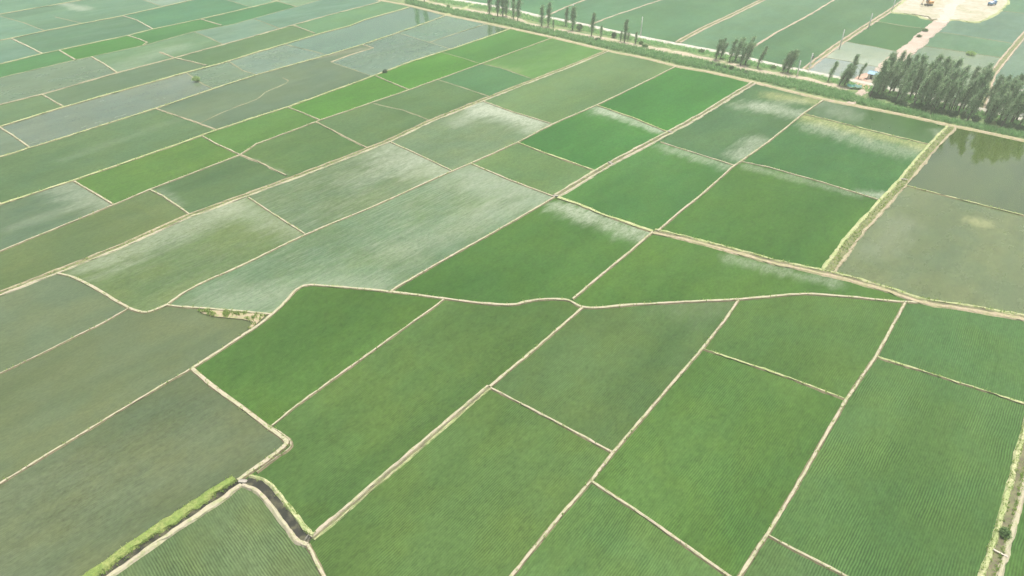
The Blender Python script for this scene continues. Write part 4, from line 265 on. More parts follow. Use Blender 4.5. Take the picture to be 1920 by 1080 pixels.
('low',0.9,[(233.38,393.93),(241.42,391.67),(263.62,372.35),(265.4,368.28)]),
('low',0.9,[(211.06,366.27),(216.72,365.27),(243.23,345.32),(245.62,344.41)]),
('low',1,[(299.16,444.08),(307.21,439.94),(320.79,430.55),(413.74,366.27)]),
('low',1,[(208.11,295.82),(218.89,299.37),(225.86,297.23),(320.59,268.16)])]
VERGE = [(49.15,357.12),(48.75,357.44),(43.47,362.19),(37.78,367.56),(31.88,373.23),(25.99,378.83),(22.41,382.09),(20.36,383.96),(16.23,387.53),(12.36,390.76),(8.53,393.89),(4.5,397.15),(0.0,400.81),(-0.58,401.28),(-7.03,406.51),(-14.29,412.31),(-15.04,412.91),(-23.53,419.73),(-31.94,426.61),(-39.08,432.7),(-39.67,433.2),(-44.7,437.79),(-49.44,442.36),(-54.02,446.85),(-58.6,451.23),(-62.87,455.05),(-63.31,455.44),(-68,459.27),(-72.71,462.87),(-77.43,466.36),(-82.22,469.84),(-84.8,471.76),(-76.07,497.56),(-38.32,473.46),(-16.98,459.83),(-0.99,446.87),(15.08,430.55),(19.25,427.55),(25.9,422.77),(42.88,407.91),(43.94,406.88),(58.43,392.8),(74.74,378.61),(85.98,369.64),(86.42,369.29),(102.16,357.44),(110.85,349.9),(115.25,345.21),(122.66,337.32),(133.07,327.12),(137.57,323.44),(145.9,316.63),(155.37,308.93),(161.96,302.67),(172.1,293.03),(187.14,277.78),(192.45,272.27),(203.45,260.85),(221.31,242.33),(207.99,225.8),(190.52,239.86),(188.05,241.85),(185.49,243.92),(182.92,245.99),(180.45,247.96),(178.18,249.74),(176.77,250.8),(175.51,251.72),(174.29,252.59),(173.01,253.54),(171.79,254.48),(171.56,254.65),(169.08,256.69),(166.3,259.07),(163.32,261.65),(160.26,264.26),(157.23,266.71),(154.36,268.88),(151.41,271.01),(148.45,273.1),(145.55,275.14),(142.77,277.14),(140.64,278.67),(138.65,280.07),(136.68,281.47),(134.61,283.03),(132.91,284.43),(132.32,284.91),(128.38,288.47),(123.87,292.83),(119.06,297.61),(114.26,302.38),(109.77,306.72),(106.78,309.54),(103.94,312.24),(101.17,314.82),(98.36,317.33),(95.4,319.8),(92.17,322.19),(88.77,324.46),(85.34,326.68),(82.02,328.93),(79.25,331.06),(78.94,331.3),(76.77,333.29),(74.8,335.33),(72.89,337.41),(70.87,339.54),(68.59,341.72),(65.15,344.62),(61.37,347.55),(57.32,350.6),(53.09,353.87)]
PAD = [(257.47,473.98),(276.97,498.67),(282.35,503.47),(288.03,507.71),(293.68,511.07),(299.19,513.47),(308.73,515.48),(319.13,515.36),(328.41,512.8),(334.59,507.56),(335.82,499.49),(334.87,495.75),(333.39,491.63),(331.49,487.25),(329.24,482.72),(326.74,478.15),(323.65,473.08),(320.09,467.77),(316.3,462.44),(312.47,457.3),(308.79,452.55),(304.07,446.86),(300.81,443.23),(299.25,441.49),(294.5,436.5),(290,431.96),(285.92,427.93),(282.62,424.64),(279.5,421.56),(276.59,418.87),(273.91,416.71),(271.47,415.23),(268.74,414.81),(266.5,415.93),(264.52,417.75),(262.58,419.47),(260.45,420.23),(258.78,419.95),(257.05,419.3),(255.33,418.54),(253.71,417.92),(252.24,417.71),(250.84,417.95),(249.58,418.48),(248.42,419.26),(247.35,420.27),(246.32,421.49),(245.29,423.41),(244.46,425.87),(243.66,428.55),(242.75,431.11),(241.55,433.2),(239.9,434.75),(237.98,435.88),(235.91,436.78),(233.8,437.62),(231.75,438.58),(236.02,444.43),(240.45,450.5),(244.96,456.68),(249.46,462.83),(253.84,468.84)]
TRACK = [(-70.67,481.33),(-63.63,474.8),(-56.68,468.29),(-50.04,462.19),(-43.9,456.89),(-39.02,453.04),(-34.33,449.58),(-30.04,446.57),(-26.36,444.08),(-24.52,442.92),(-22.97,442.04),(-21.43,441.15),(-19.61,439.94),(-15.92,437.25),(-11.66,433.99),(-7.28,430.37),(-3.18,426.63),(0.33,422.91),(3.74,418.92),(6.95,415.02),(9.88,411.54),(11.88,409.14),(13.71,406.87),(15.48,404.84),(17.28,403.16),(19.08,402.05),(20.88,401.37),(22.72,400.7),(24.68,399.65),(27.36,397.55),(30.17,394.98),(33.12,392.19),(36.21,389.44),(40.5,386),(45.08,382.46),(49.73,378.92),(54.24,375.46),(58.67,371.99),(63.1,368.5),(67.34,365.21),(71.19,362.3),(73.75,360.52),(76.04,359.02),(78.36,357.47),(80.98,355.53),(85.95,351.5),(91.56,346.71),(97.07,341.79),(101.78,337.32),(104.55,334.31),(106.97,331.39),(109.28,328.67),(111.72,326.29),(114.35,324.36),(117.07,322.75),(119.78,321.29),(122.37,319.8),(124.59,318.47),(126.7,317.23),(128.81,315.89),(130.98,314.29),(133.89,311.69),(136.9,308.65),(139.81,305.62),(142.42,302.99),(144.12,301.39),(145.68,299.96),(147.18,298.61),(148.69,297.23)]
STRIP = [((-67.83,459.13),(-70.67,481.33),(-72.46,495.26)),((-63.31,455.44),(-65.9,476.91),(-67.75,492.25)),((-58.82,451.42),(-61.2,472.52),(-63.09,489.28)),((-54.36,447.17),(-56.57,468.19),(-58.48,486.33)),((-49.96,442.87),(-52.02,464.02),(-53.92,483.42)),((-45.64,438.7),(-47.56,460.06),(-49.4,480.53)),((-41.41,434.79),(-43.18,456.32),(-44.93,477.68)),((-37.26,431.14),(-38.88,452.94),(-40.51,474.86)),((-33.17,427.66),(-34.65,449.82),(-36.13,472.06)),((-29.15,424.33),(-30.48,446.88),(-31.8,469.29)),((-25.18,421.08),(-26.36,444.08),(-27.51,466.56)),((-21.26,417.91),(-22.3,441.65),(-23.27,463.84)),((-17.4,414.81),(-18.27,438.96),(-19.06,461.16)),((-13.58,411.75),(-14.27,435.99),(-14.89,458.14)),((-9.82,408.74),(-10.31,432.88),(-10.76,454.79)),((-6.1,405.75),(-6.4,429.57),(-6.68,451.48)),((-2.42,402.78),(-2.54,425.95),(-2.66,448.22)),((1.2,399.83),(1.26,421.82),(1.32,444.52)),((4.79,396.91),(5,417.39),(5.24,440.54)),((8.33,394.05),(8.67,412.98),(9.09,436.63)),((11.82,391.2),(12.27,408.66),(12.89,432.77)),((15.27,388.33),(15.81,404.53),(16.64,429.42)),((18.68,385.42),(19.36,401.95),(20.37,426.74)),((22.03,382.44),(22.92,400.6),(24.07,424.08)),((25.34,379.42),(26.41,398.3),(27.7,421.19)),((28.6,376.35),(29.82,395.3),(31.28,418.06)),((31.81,373.29),(33.17,392.14),(34.81,414.97)),((34.98,370.25),(36.49,389.22),(38.3,411.92)),((38.11,367.26),(39.79,386.57),(41.74,408.91)),((41.19,364.34),(43.06,384.02),(45.12,405.73)),((44.24,361.5),(46.3,381.53),(48.45,402.5)),((47.26,358.79),(49.5,379.09),(51.73,399.31)),((50.25,356.21),(52.67,376.66),(54.97,396.16)),((53.22,353.77),(55.8,374.24),(58.16,393.05)),((56.18,351.49),(58.89,371.82),(61.35,390.26)),((59.1,349.26),(61.95,369.41),(64.5,387.51)),((62,347.06),(64.97,367.04),(67.62,384.81)),((64.86,344.85),(67.97,364.73),(70.69,382.13)),((67.66,342.5),(70.95,362.49),(73.74,379.48)),((70.4,339.99),(73.91,360.41),(76.77,377)),((73.06,337.22),(76.87,358.46),(79.77,374.59)),((75.67,334.43),(79.79,356.42),(82.75,372.22)),((78.28,331.9),(82.63,354.2),(85.69,369.87)),((80.94,329.76),(85.43,351.92),(88.62,367.63)),((83.61,327.85),(88.19,349.59),(91.52,365.45)),((86.28,326.07),(90.91,347.27),(94.4,363.29)),((88.94,324.35),(93.58,344.9),(97.25,361.14)),((91.56,322.6),(96.22,342.54),(100.07,359.02)),((94.13,320.74),(98.81,340.13),(102.84,356.85)),((96.64,318.76),(101.36,337.72),(105.54,354.51)),((99.1,316.67),(103.83,335.1),(108.21,352.19)),((101.5,314.52),(106.2,332.32),(110.85,349.9)),((103.86,312.32),(108.54,329.54),(113.35,347.23)),((106.18,310.11),(110.92,327.07),(115.83,344.6)),((108.48,307.94),(113.4,325.06),(118.27,342)),((110.74,305.77),(115.95,323.41),(120.68,339.43)),((112.98,303.62),(118.53,321.96),(123.06,336.92)),((115.18,301.46),(121.1,320.53),(125.46,334.57)),((117.35,299.31),(123.63,319.04),(127.83,332.25)),((119.5,297.18),(126.14,317.56),(130.18,329.95)),((121.62,295.07),(128.61,316.02),(132.5,327.68)),((123.71,292.99),(130.98,314.29),(134.86,325.65)),((125.8,290.97),(133.23,312.27),(137.23,323.72)),((127.86,288.97),(135.42,310.15),(139.57,321.8)),((129.93,287.07),(137.55,307.98),(141.89,319.9)),((131.98,285.22),(139.64,305.79),(144.19,318.03)),((134.06,283.49),(141.73,303.69),(146.47,316.17)),((136.15,281.87),(143.82,301.67),(148.73,314.33)),((138.25,280.35),(145.92,299.75),(150.96,312.51)),((140.35,278.87),(148,297.86),(153.18,310.71)),((142.42,277.39),(149.02,293.45),(155.37,308.93)),((144.48,275.91),(150.35,289.95),(157.46,306.95)),((146.52,274.46),(151.65,286.52),(159.52,304.99)),((148.55,273.03),(153.43,284.29),(161.56,303.05)),((150.56,271.62),(155.23,282.19),(163.58,301.13)),((152.55,270.19),(157,280.12),(165.58,299.23)),((154.51,268.77),(158.76,278.07),(167.56,297.35)),((156.44,267.31),(160.5,276.05),(169.52,295.48)),((158.33,265.82),(162.21,274.05),(171.46,293.64)),((160.19,264.32),(164.02,272.3),(173.36,291.76)),((162,262.77),(165.86,270.68),(175.22,289.87)),((163.8,261.24),(167.68,269.08),(177.06,288.01)),((165.57,259.7),(169.49,267.49),(178.88,286.16)),((167.33,258.19),(171.28,265.92),(180.68,284.33)),((169.08,256.69),(173.06,264.36),(182.47,282.52)),((170.83,255.25),(174.82,262.82),(184.24,280.72)),((172.59,253.85),(176.56,261.29),(185.98,278.95)),((174.37,252.54),(178.33,259.86),(187.71,277.18)),((176.14,251.26),(180.17,258.6),(189.41,275.42)),((177.89,249.96),(182,257.35),(191.1,273.67)),((179.6,248.63),(183.82,256.1),(192.76,271.95)),((181.29,247.3),(185.62,254.87),(194.41,270.24)),((182.95,245.97),(187.41,253.65),(196.04,268.54)),((184.6,244.64),(189.18,252.43),(197.66,266.86)),((186.23,243.32),(190.94,251.23),(199.26,265.2)),((187.85,242.01),(192.69,250.03),(200.85,263.56)),((189.46,240.71),(194.42,248.85),(202.42,261.93)),((191.05,239.43),(196.15,247.67),(203.97,260.32))]
GRASS_TRACK = [(-39.34,433.2),(-37.24,436.89),(-35.07,440.65),(-32.92,444.46),(-30.89,448.28),(-29.32,451.5),(-27.83,454.73),(-26.36,458),(-24.86,461.31)]
PAD_RUN = [(248.74,412.76),(252.24,417.69),(255.82,422.71),(259.46,427.86),(263.15,433.2),(266.76,438.65),(270.43,444.39),(274.14,450.09),(277.83,455.44),(281.53,460.29),(285.18,464.71),(288.84,468.99),(292.59,473.46),(296.44,478.15),(300.36,482.94),(304.34,487.8),(308.4,492.75)]
PAD_RUN2 = [(270.17,444.08),(269.54,445.26),(268.96,446.54),(268.29,447.64),(267.4,448.28),(266.3,448.29),(265.02,447.89),(263.67,447.34),(262.36,446.87)]
PAD_DITCH = [(241.55,433.2),(245.08,429.23),(248.58,426.63),(246.3,418.97),(250.4,420.23)]
YARD = [(156,310.45),(157.97,312.91),(159.97,315.41),(161.84,317.42),(163.43,318.57),(164.88,319.23),(166.33,319.8),(167.95,320.56),(169.57,321.21),(171.03,321.4),(172.8,321.06),(174.37,320.14),(174.6,318.21),(173.2,315.33),(170.94,311.83),(168.73,308.93),(166.3,307.09),(163.89,306.1),(161.69,304.46),(160.5,302.65),(159.4,300.59),(158.24,298.66),(156.54,296.31),(154.78,294.12),(153.5,293.03),(152.98,293.34),(152.79,294.4),(152.8,295.82),(153.13,297.87),(153.75,300.41),(154.37,302.99),(154.9,305.44),(155.45,307.93)]
YARD_PATH = [(141.06,278.41),(142.26,279.82),(143.47,281.23),(144.68,282.68),(145.92,284.25),(147.2,286.04),(148.52,288),(149.83,289.94),(151.06,291.65),(152.01,292.83),(152.91,293.85),(153.79,294.82),(154.68,295.82)]
EARTH = [(-76.78,134.04),(-72.86,134.04),(-65.59,132.96),(-59.56,132.31),(-60.4,129.56),(-61.67,126.68),(-62.24,126.88),(-61.74,129.35),(-64.76,130.4),(-71.94,131.46),(-75.25,132.74)]
TREES = [((-62.51,468.84),14.38),((-56.48,467.31),14.03),((-13.9,434.53),13.01),((-8.64,429.23),14.07),((-5.74,427.93),15.5),((-3.52,429.23),12.89),((0.63,422.77),12.46),((3.44,417.71),13.51),((16.76,405.52),11.53),((20.67,404.34),13.19),((23.23,400.81),4.91),((30.86,406.71),10.13),((33.84,397.34),12.76),((43.45,385.05),12.2),((47.95,380.74),6.66),((57.81,374.42),5.77),((59.39,371.33),11.9),((61.8,374.42),4.95),((65.02,369.29),6.25),((100.78,341.72),10.25),((103.6,343.51),9.27),((106.48,337.32),10.66),((109.33,338.19),11.17),((110.28,332.15),10.8),((113.08,333.86),12.8),((117.79,328.78),10.48),((126.88,320.6),10.07),((129.65,321.4),10.81),((143.68,308.18),9.11),((146.2,302.26),10.16),((148.87,302.99),9.01),((157.54,316.63),9.75),((158.51,311.21),7.26)]
GROVE_FRONT = [(153.19,286.9),(163.37,274.63),(178.33,261.43),(195.99,247.08)]
GROVE_BACK = [(171.88,308.93),(180.67,300.09),(191.7,286.24),(208.88,267.9)]
BUSHES = [((37.64,396.2),2.1,4.2,'round'),((55.3,381.81),1.7,3.2,'roundlow'),((67.96,368.28),1.4,1.8,'scrub'),((69.13,363.29),1.8,1.4,'scrub'),((-143.19,308.18),1.9,2.3,'lone'),((-39.64,449.7),1.2,2.2,'scrub'),((82.83,70.84),1,1.3,'ditch'),((231.39,349.9),2.6,1.6,'weed'),((-59.68,321.4),1.3,1,'tussock'),((229.81,393.93),2,1.8,'roadside'),((220.62,381.81),1.5,1.5,'roadside'),((95.65,331.3),1.6,1.7,'verge'),((98.37,328.78),1.7,1.8,'verge'),((100.85,325.47),1.5,1.6,'verge'),((103.67,324.65),1.6,1.9,'verge'),((106.11,320.6),1.5,1.6,'verge'),((108.72,317.42),1.8,1.7,'verge'),((-11.25,417.71),1.6,1.6,'verge'),((45.67,375.46),2,1.6,'verge'),((96.37,353.64),1.8,1.6,'hedge'),((124.68,327.12),1.6,1.5,'hedge')]
POLES = [((-1.33,446.87),10.84,0),((35.14,415.23),9.99,0),((70.28,385.05),10.02,0),((131.74,315.06),7.32,0),((140.3,323.83),8.18,1),((169.31,360.35),9.57,0),((201.55,400.81),8.04,0),((233.32,441.31),8.01,0)]
STAKE = (74.06,379.67)
SHED = (165.59,311.21)
TARPS = [(149.74,298.66),(152.51,297.94)]
BIKE = (161.04,309.69)
EXCAVATOR = (262.67,455.44)
TRUCK = (303.59,456.89)
PLANK = ((79.63,67.5),(80.48,66.71))
CULVERTS = [((-49.54,81.92),(-48.34,81.8)),((12.88,194.66),(14.74,194.66)),((33.67,220.48),(34.89,218.28)),((129.12,206.97),(131.04,206.16)),((59.19,248.67),(60.93,247.08))]

# ------------------------------------------------------------------ helpers
def tag(o, label=None, cat=None, group=None, kind=None):
    if label: o['label'] = label
    if cat: o['category'] = cat
    if group: o['group'] = group
    if kind: o['kind'] = kind
    return o
def mesh_obj(name, verts, faces, mat, parent=None, smooth=False, loc=None, mat2=None, idx=None):
    me = bpy.data.meshes.new(name)
    me.from_pydata([tuple(map(float, v)) for v in verts], [], [tuple(map(int, f)) for f in faces]); me.update()
    if smooth: me.shade_smooth()
    me.materials.append(mat)
    if mat2: me.materials.append(mat2); me.polygons.foreach_set('material_index', idx)
    o = bpy.data.objects.new(name, me); COL.objects.link(o)
    if parent is not None: o.parent = parent
    if loc is not None: o.location = loc
    return o
def bm_obj(name, bm, mat, parent=None, smooth=False):
    me = bpy.data.meshes.new(name); bm.to_mesh(me); bm.free()
    if smooth: me.shade_smooth()
    me.materials.append(mat)
    o = bpy.data.objects.new(name, me); COL.objects.link(o)
    if parent is not None: o.parent = parent
    return o
def empty(name, loc, rz=0.):
    o = bpy.data.objects.new(name, None); COL.objects.link(o); o.location = loc; o.rotation_euler = (0, 0, rz); o.empty_display_size = .5
    return o
def copy_tree(o):
    c = o.copy(); COL.objects.link(c)
    for ch in o.children:
        d = ch.copy(); COL.objects.link(d); d.parent = c
    return c
def box(bm, c, s, rot=None, bevel=0.):
    r = bmesh.ops.create_cube(bm, size=1)
    vs = r['verts']
    M = Matrix.Translation(c) @ (rot.to_4x4() if rot else Matrix.Identity(4)) @ Matrix.Diagonal((*s, 1))
    bmesh.ops.transform(bm, matrix=M, verts=vs)
    if bevel:
        es = list({e for v in vs for e in v.link_edges})
        bmesh.ops.bevel(bm, geom=es, offset=bevel, segments=2, affect='EDGES', profile=.6)
def tube(bm, pts, rad, n=8, caps=True):
    rings = []
    pts = [Vector(p) for p in pts]
    for i, p in enumerate(pts):
        d = (pts[min(i + 1, len(pts) - 1)] - pts[max(i - 1, 0)]).normalized()
        a = d.orthogonal().normalized(); b = d.cross(a)
        rings.append([bm.verts.new(p + (a * math.cos(2 * math.pi * k / n) + b * math.sin(2 * math.pi * k / n)) * rad[i]) for k in range(n)])
    for r, q in zip(rings, rings[1:]):
        for k in range(n): bm.faces.new((r[k], r[(k + 1) % n], q[(k + 1) % n], q[k]))
    if caps:
        bm.faces.new(rings[0][::-1]); bm.faces.new(rings[-1])

class NT:
    def __init__(s, name):
        s.m = bpy.data.materials.new(name); s.m.use_nodes = True; s.t = s.m.node_tree; s.t.nodes.clear()
        s.out = s.t.nodes.new('ShaderNodeOutputMaterial')
        s.pos = s.n('ShaderNodeNewGeometry').outputs['Position']
    def n(s, k, **p):
        x = s.t.nodes.new(k)
        for a, b in p.items(): setattr(x, a, b)
        return x
    def put(s, sock, v):
        if isinstance(v, bpy.types.NodeSocket): s.t.links.new(v, sock)
        elif v is not None: sock.default_value = v
    def math(s, op, a, b=None, c=None, clamp=False):
        x = s.n('ShaderNodeMath', operation=op, use_clamp=clamp)
        for i, v in enumerate((a, b, c)):
            if v is not None: s.put(x.inputs[i], v)
        return x.outputs[0]
    def mapv(s, scale=(1, 1, 1), rot=0., v=None, loc=(0, 0, 0)):
        x = s.n('ShaderNodeMapping'); s.put(x.inputs['Vector'], v or s.pos)
        x.inputs['Rotation'].default_value = (0, 0, rot); x.inputs['Scale'].default_value = scale; x.inputs['Location'].default_value = loc
        return x.outputs[0]
    def noise(s, scale, v=None, detail=3., rough=.55, dist=0.):
        x = s.n('ShaderNodeTexNoise'); s.put(x.inputs['Vector'], v or s.pos)
        x.inputs['Scale'].default_value = scale; x.inputs['Detail'].default_value = detail; x.inputs['Roughness'].default_value = rough; x.inputs['Distortion'].default_value = dist
        return x.outputs['Fac']
    def ramp(s, f, a, b, lo=0., hi=1.):
        x = s.n('ShaderNodeMapRange', interpolation_type='SMOOTHSTEP'); s.put(x.inputs[0], f)
        for i, v in enumerate((a, b, lo, hi)): x.inputs[i + 1].default_value = v
        return x.outputs[0]
    def lrp(s, f, a, b, lo=0., hi=1.):
        x = s.n('ShaderNodeMapRange'); x.clamp = False; s.put(x.inputs[0], f)
        for i, v in enumerate((a, b, lo, hi)): x.inputs[i + 1].default_value = v
        return x.outputs[0]
    def mix(s, f, a, b, blend='MIX'):
        x = s.n('ShaderNodeMix', data_type='RGBA', blend_type=blend)
        s.put(x.inputs[0], f)
        for i, v in ((6, a), (7, b)):
            s.put(x.inputs[i], v if isinstance(v, bpy.types.NodeSocket) else (*v[:3], 1))
        return x.outputs[2]
    def scale(s, col, f):
        x = s.n('ShaderNodeVectorMath', operation='SCALE'); s.put(x.inputs[0], col if isinstance(col, bpy.types.NodeSocket) else col[:3]); s.put(x.inputs['Scale'], f)
        return x.outputs[0]
    def bump(s, h, strength, dist):
        x = s.n('ShaderNodeBump'); s.put(x.inputs['Height'], h); x.inputs['Strength'].default_value = strength; x.inputs['Distance'].default_value = dist
        return x.outputs[0]
    def bsdf(s, col, rough=.8, normal=None, spec=.3, **kw):
        x = s.n('ShaderNodeBsdfPrincipled')
        s.put(x.inputs['Base Color'], col if isinstance(col, bpy.types.NodeSocket) else (*col[:3], 1))
        s.put(x.inputs['Roughness'], rough); s.put(x.inputs['Specular IOR Level'], spec); s.put(x.inputs['Normal'], normal)
        for k, v in kw.items(): s.put(x.inputs[k.replace('_', ' ')], v)
        s.t.links.new(x.outputs[0], s.out.inputs['Surface'])
        return x

# ------------------------------------------------------------------ materials
PALES = {'pale': (.29, .335, .26), 'yellow': (.27, .29, .13), 'mud': (.22, .20, .14)}  # 'pale' is sky glare on water among thin rice, given as colour
def paddy_material(P, seed):
    t = NT('rice'); ang = P['ang']; wet = P['wet']
    col = P['col']
    off = (seed * 37.3 % 211, seed * 71.7 % 197, seed * 3.1 % 17)
    rv = t.mapv((1, 1, 1), -ang, loc=off)                     # u along the planting rows, v across
    big = t.noise(.045, t.mapv((.35, 1, 1), 0, rv), 3, .6)
    mid = t.noise(.35, t.mapv((.45, 1, 1), 0, rv), 4, .6)
    fine = t.noise(2.0, t.mapv((.5, 1, 1), 0, rv), 3, .7)
    dark = tuple(c * k for c, k in zip(col, (.80, .86, .82))); light = tuple(c * k for c, k in zip(col, (1.22, 1.14, 1.16)))
    c = t.mix(t.ramp(big, .3, .7), dark, light)
    grain = t.noise(.95, t.mapv((.6, 1, 1), 0, rv), 3, .65)
    f = t.math('ADD', t.math('ADD', t.lrp(mid, 0, 1, .82, 1.18), t.lrp(fine, 0, 1, -.50, .50)), t.lrp(grain, 0, 1, -.26, .26) if wet < .45 else 0.)
    c = t.scale(c, f)
    hue = t.ramp(t.noise(.075, rv, 3, .6), .35, .65)
    c = t.mix(1., c, t.mix(hue, (.965, 1., 1.06), (1.035, 1., .93)), 'MULTIPLY')
    h = t.math('MULTIPLY', fine, .5)
    # planting rows: leaf tops against the wet gaps between them
    sep = t.n('ShaderNodeSeparateXYZ'); t.put(sep.inputs[0], rv)
    wob = t.noise(.16, rv, 3)
    ph = t.math('ADD', t.math('MULTIPLY', sep.outputs[1], 2 * math.pi / .42), t.math('MULTIPLY', wob, 11.))
    row = t.math('SINE', ph)
    amp = .08 + .32 * P['rows']
    breakup = t.ramp(t.noise(.09, rv, 2), .38, .62, .25, 1.)
    rowf = t.math('ADD', 1., t.math('MULTIPLY', t.math('MULTIPLY', row, breakup), amp))
    c = t.scale(c, rowf)
    h = t.math('ADD', h, t.math('MULTIPLY', row, .12 * P['rows']))
    # machine passes: slightly different tone every few metres
    sw = t.noise(.22, t.mapv((.02, 1.3, 1), 0, rv), 2)
    c = t.scale(c, t.lrp(sw, 0, 1, .93 - .06 * P['streak'], 1.07 + .06 * P['streak']))
    palefac = None
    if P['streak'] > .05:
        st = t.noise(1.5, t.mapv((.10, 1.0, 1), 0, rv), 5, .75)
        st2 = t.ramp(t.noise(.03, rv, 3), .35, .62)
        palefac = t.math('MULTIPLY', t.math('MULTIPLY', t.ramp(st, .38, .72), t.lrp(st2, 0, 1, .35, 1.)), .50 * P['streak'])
        c = t.mix(palefac, c, PALES['pale'])  # streaks of sparse rice, the sky's glare on the water mixed in as colour
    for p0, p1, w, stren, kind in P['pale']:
        # patch along a segment: sparse plants; 'pale' ones have sky glare painted in
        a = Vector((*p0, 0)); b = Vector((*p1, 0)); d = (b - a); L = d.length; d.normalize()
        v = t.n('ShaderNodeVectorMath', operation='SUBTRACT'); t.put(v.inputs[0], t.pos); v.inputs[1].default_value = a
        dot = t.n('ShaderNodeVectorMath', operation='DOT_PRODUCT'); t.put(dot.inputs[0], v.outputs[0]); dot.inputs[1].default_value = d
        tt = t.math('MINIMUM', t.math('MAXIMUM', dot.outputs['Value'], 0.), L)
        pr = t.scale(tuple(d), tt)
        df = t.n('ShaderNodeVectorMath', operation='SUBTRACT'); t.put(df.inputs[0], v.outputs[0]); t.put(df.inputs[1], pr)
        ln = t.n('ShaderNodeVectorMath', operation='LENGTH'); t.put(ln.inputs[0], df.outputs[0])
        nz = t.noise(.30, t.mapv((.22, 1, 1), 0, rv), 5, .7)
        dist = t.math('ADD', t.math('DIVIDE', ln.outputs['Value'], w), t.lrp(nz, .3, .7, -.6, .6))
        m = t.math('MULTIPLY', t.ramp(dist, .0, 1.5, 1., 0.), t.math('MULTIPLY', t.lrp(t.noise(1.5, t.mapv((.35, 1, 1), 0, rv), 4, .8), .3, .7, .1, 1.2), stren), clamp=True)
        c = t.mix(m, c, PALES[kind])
    wn_ = t.noise(.12, t.mapv((.5, 1, 1), 0, rv), 4, .65)
    wm = t.math('ADD', t.lrp(wn_, .3, .7, -.12, .12), wet, clamp=True)
    wm = t.math('MULTIPLY', wm, 1. if wet > .3 else .5)
    rough = t.lrp(wm, 0, 1, .9, .12 if wet < .95 else .06)
    nb = t.bump(h, .45, .12) if wet < .45 else None
    t.bsdf(c, rough, nb, .08 if wet < .3 else .30 * min(1., wet + .05) if wet < .95 else .5)
    return t.m

def earth_material(name, cols, s1=.5, s2=3., t1=(.42, .6), t2=(.4, .62), rough=.95):
    "three ground tones broken up by two noises"
    t = NT(name)
    a = t.noise(s1, None, 4, .65); b = t.noise(s2, None, 4, .7)
    c = t.mix(t.ramp(a, *t1), cols[0], cols[1]); c = t.mix(t.math('MULTIPLY', t.ramp(b, *t2), .7), c, cols[2])
    c = t.scale(c, t.lrp(t.noise(9., None, 2, .6), 0, 1, .8, 1.2))
    t.bsdf(c, rough, t.bump(b, .5, .12), .2)
    return t.m
M_FOOT = ((.17, .14, .095), (.21, .175, .12), (.15, .17, .075)); STRAW = (.345, .338, .235); STRAWG = (.24, .26, .12); BARE = (.33, .27, .20); GREENB = (.12, .18, .055); BROWN = (.13, .10, .07)
M = {}
M['foot'] = earth_material('wet_mud', M_FOOT, .5, 3.)
M['dry'] = earth_material('bund_earth', (STRAW, (.36, .325, .25), (.22, .265, .115)), .10, 1.1, (.40, .62), (.46, .66))
M['grass'] = earth_material('bund_grass', ((.31, .35, .17), (.40, .40, .24), (.20, .27, .10)), .3, 2.2)
M['mud'] = earth_material('bund_mud', ((.30, .25, .18), (.35, .31, .22), (.20, .22, .11)), .3, 2.2)
M['pink'] = earth_material('reddish_bund', ((.36, .28, .22), (.40, .33, .27), (.24, .24, .14)), .25, 1.8)
M['low'] = earth_material('bund_low', ((.19, .20, .12), (.24, .23, .15), (.12, .15, .07)), .25, 1.8)
M['path'] = earth_material('trodden_path', ((.36, .30, .22), (.30, .28, .17), (.22, .23, .11)), .22, 1.6)
M['dirt'] = earth_material('bare_dirt', ((.37, .31, .26), (.42, .36, .31), (.31, .26, .20)), .12, 1.2)
M['chalk'] = earth_material('compacted_earth', ((.42, .385, .345), (.46, .42, .38), (.36, .33, .28)), .12, 1.2)
M['red'] = earth_material('red_earth', ((.42, .27, .21), (.46, .34, .27), (.36, .25, .19)), .25, 1.6)
M['pad'] = earth_material('site_earth', ((.42, .38, .32), (.33, .32, .23), (.20, .23, .12)), .07, .35, (.40, .62), (.46, .70))
M['vergeg'] = earth_material('verge_grass', ((.10, .16, .07), (.15, .21, .085), (.24, .24, .13)), .15, 1.4, (.4, .6), (.5, .7))
M['bankg'] = earth_material('bank_grass', ((.17, .24, .06), (.23, .27, .09), (.10, .16, .04)), .5, 2.6)
M['patchy'] = earth_material('earth_patch', ((.34, .28, .20), (.30, .26, .17), (.16, .22, .07)), .3, 1.5)
M['trackm'] = earth_material('track_earth', ((.40, .34, .27), (.22, .26, .12), (.30, .29, .18)), .07, .8, (.50, .64))
M['veg'] = earth_material('channel_weeds', ((.14, .17, .07), (.20, .21, .10), (.08, .10, .05)), .5, 2.5)
M['ditchmud'] = earth_material('ditch_mud', ((.11, .10, .07), (.16, .15, .09), (.13, .16, .07)), .4, 2.)
t = NT('ditch_water'); t.bsdf(t.mix(t.ramp(t.noise(.5, None, 4), .45, .65), (.022, .024, .018), (.075, .075, .045)), .3, t.bump(t.noise(3), .1, .02), .2); M['water'] = t.m
t = NT('concrete_road'); cc = t.mix(t.ramp(t.noise(.25, None, 4), .35, .7), (.44, .43, .38), (.34, .34, .28))
t.bsdf(t.scale(cc, t.lrp(t.noise(6, None, 3), 0, 1, .88, 1.12)), .85, t.bump(t.noise(8), .2, .02), .3); M['road'] = t.m
def plain(name, col, rough=.6, spec=.4, var=.12, sc_=2., metal=0.):
    t = NT(name); tc = t.n('ShaderNodeTexCoord').outputs['Object']
    c = t.scale(col, t.lrp(t.noise(sc_, tc, 4, .65), .25, .75, 1 - var, 1 + var)); t.bsdf(c, rough, None, spec, Metallic=metal); return t.m
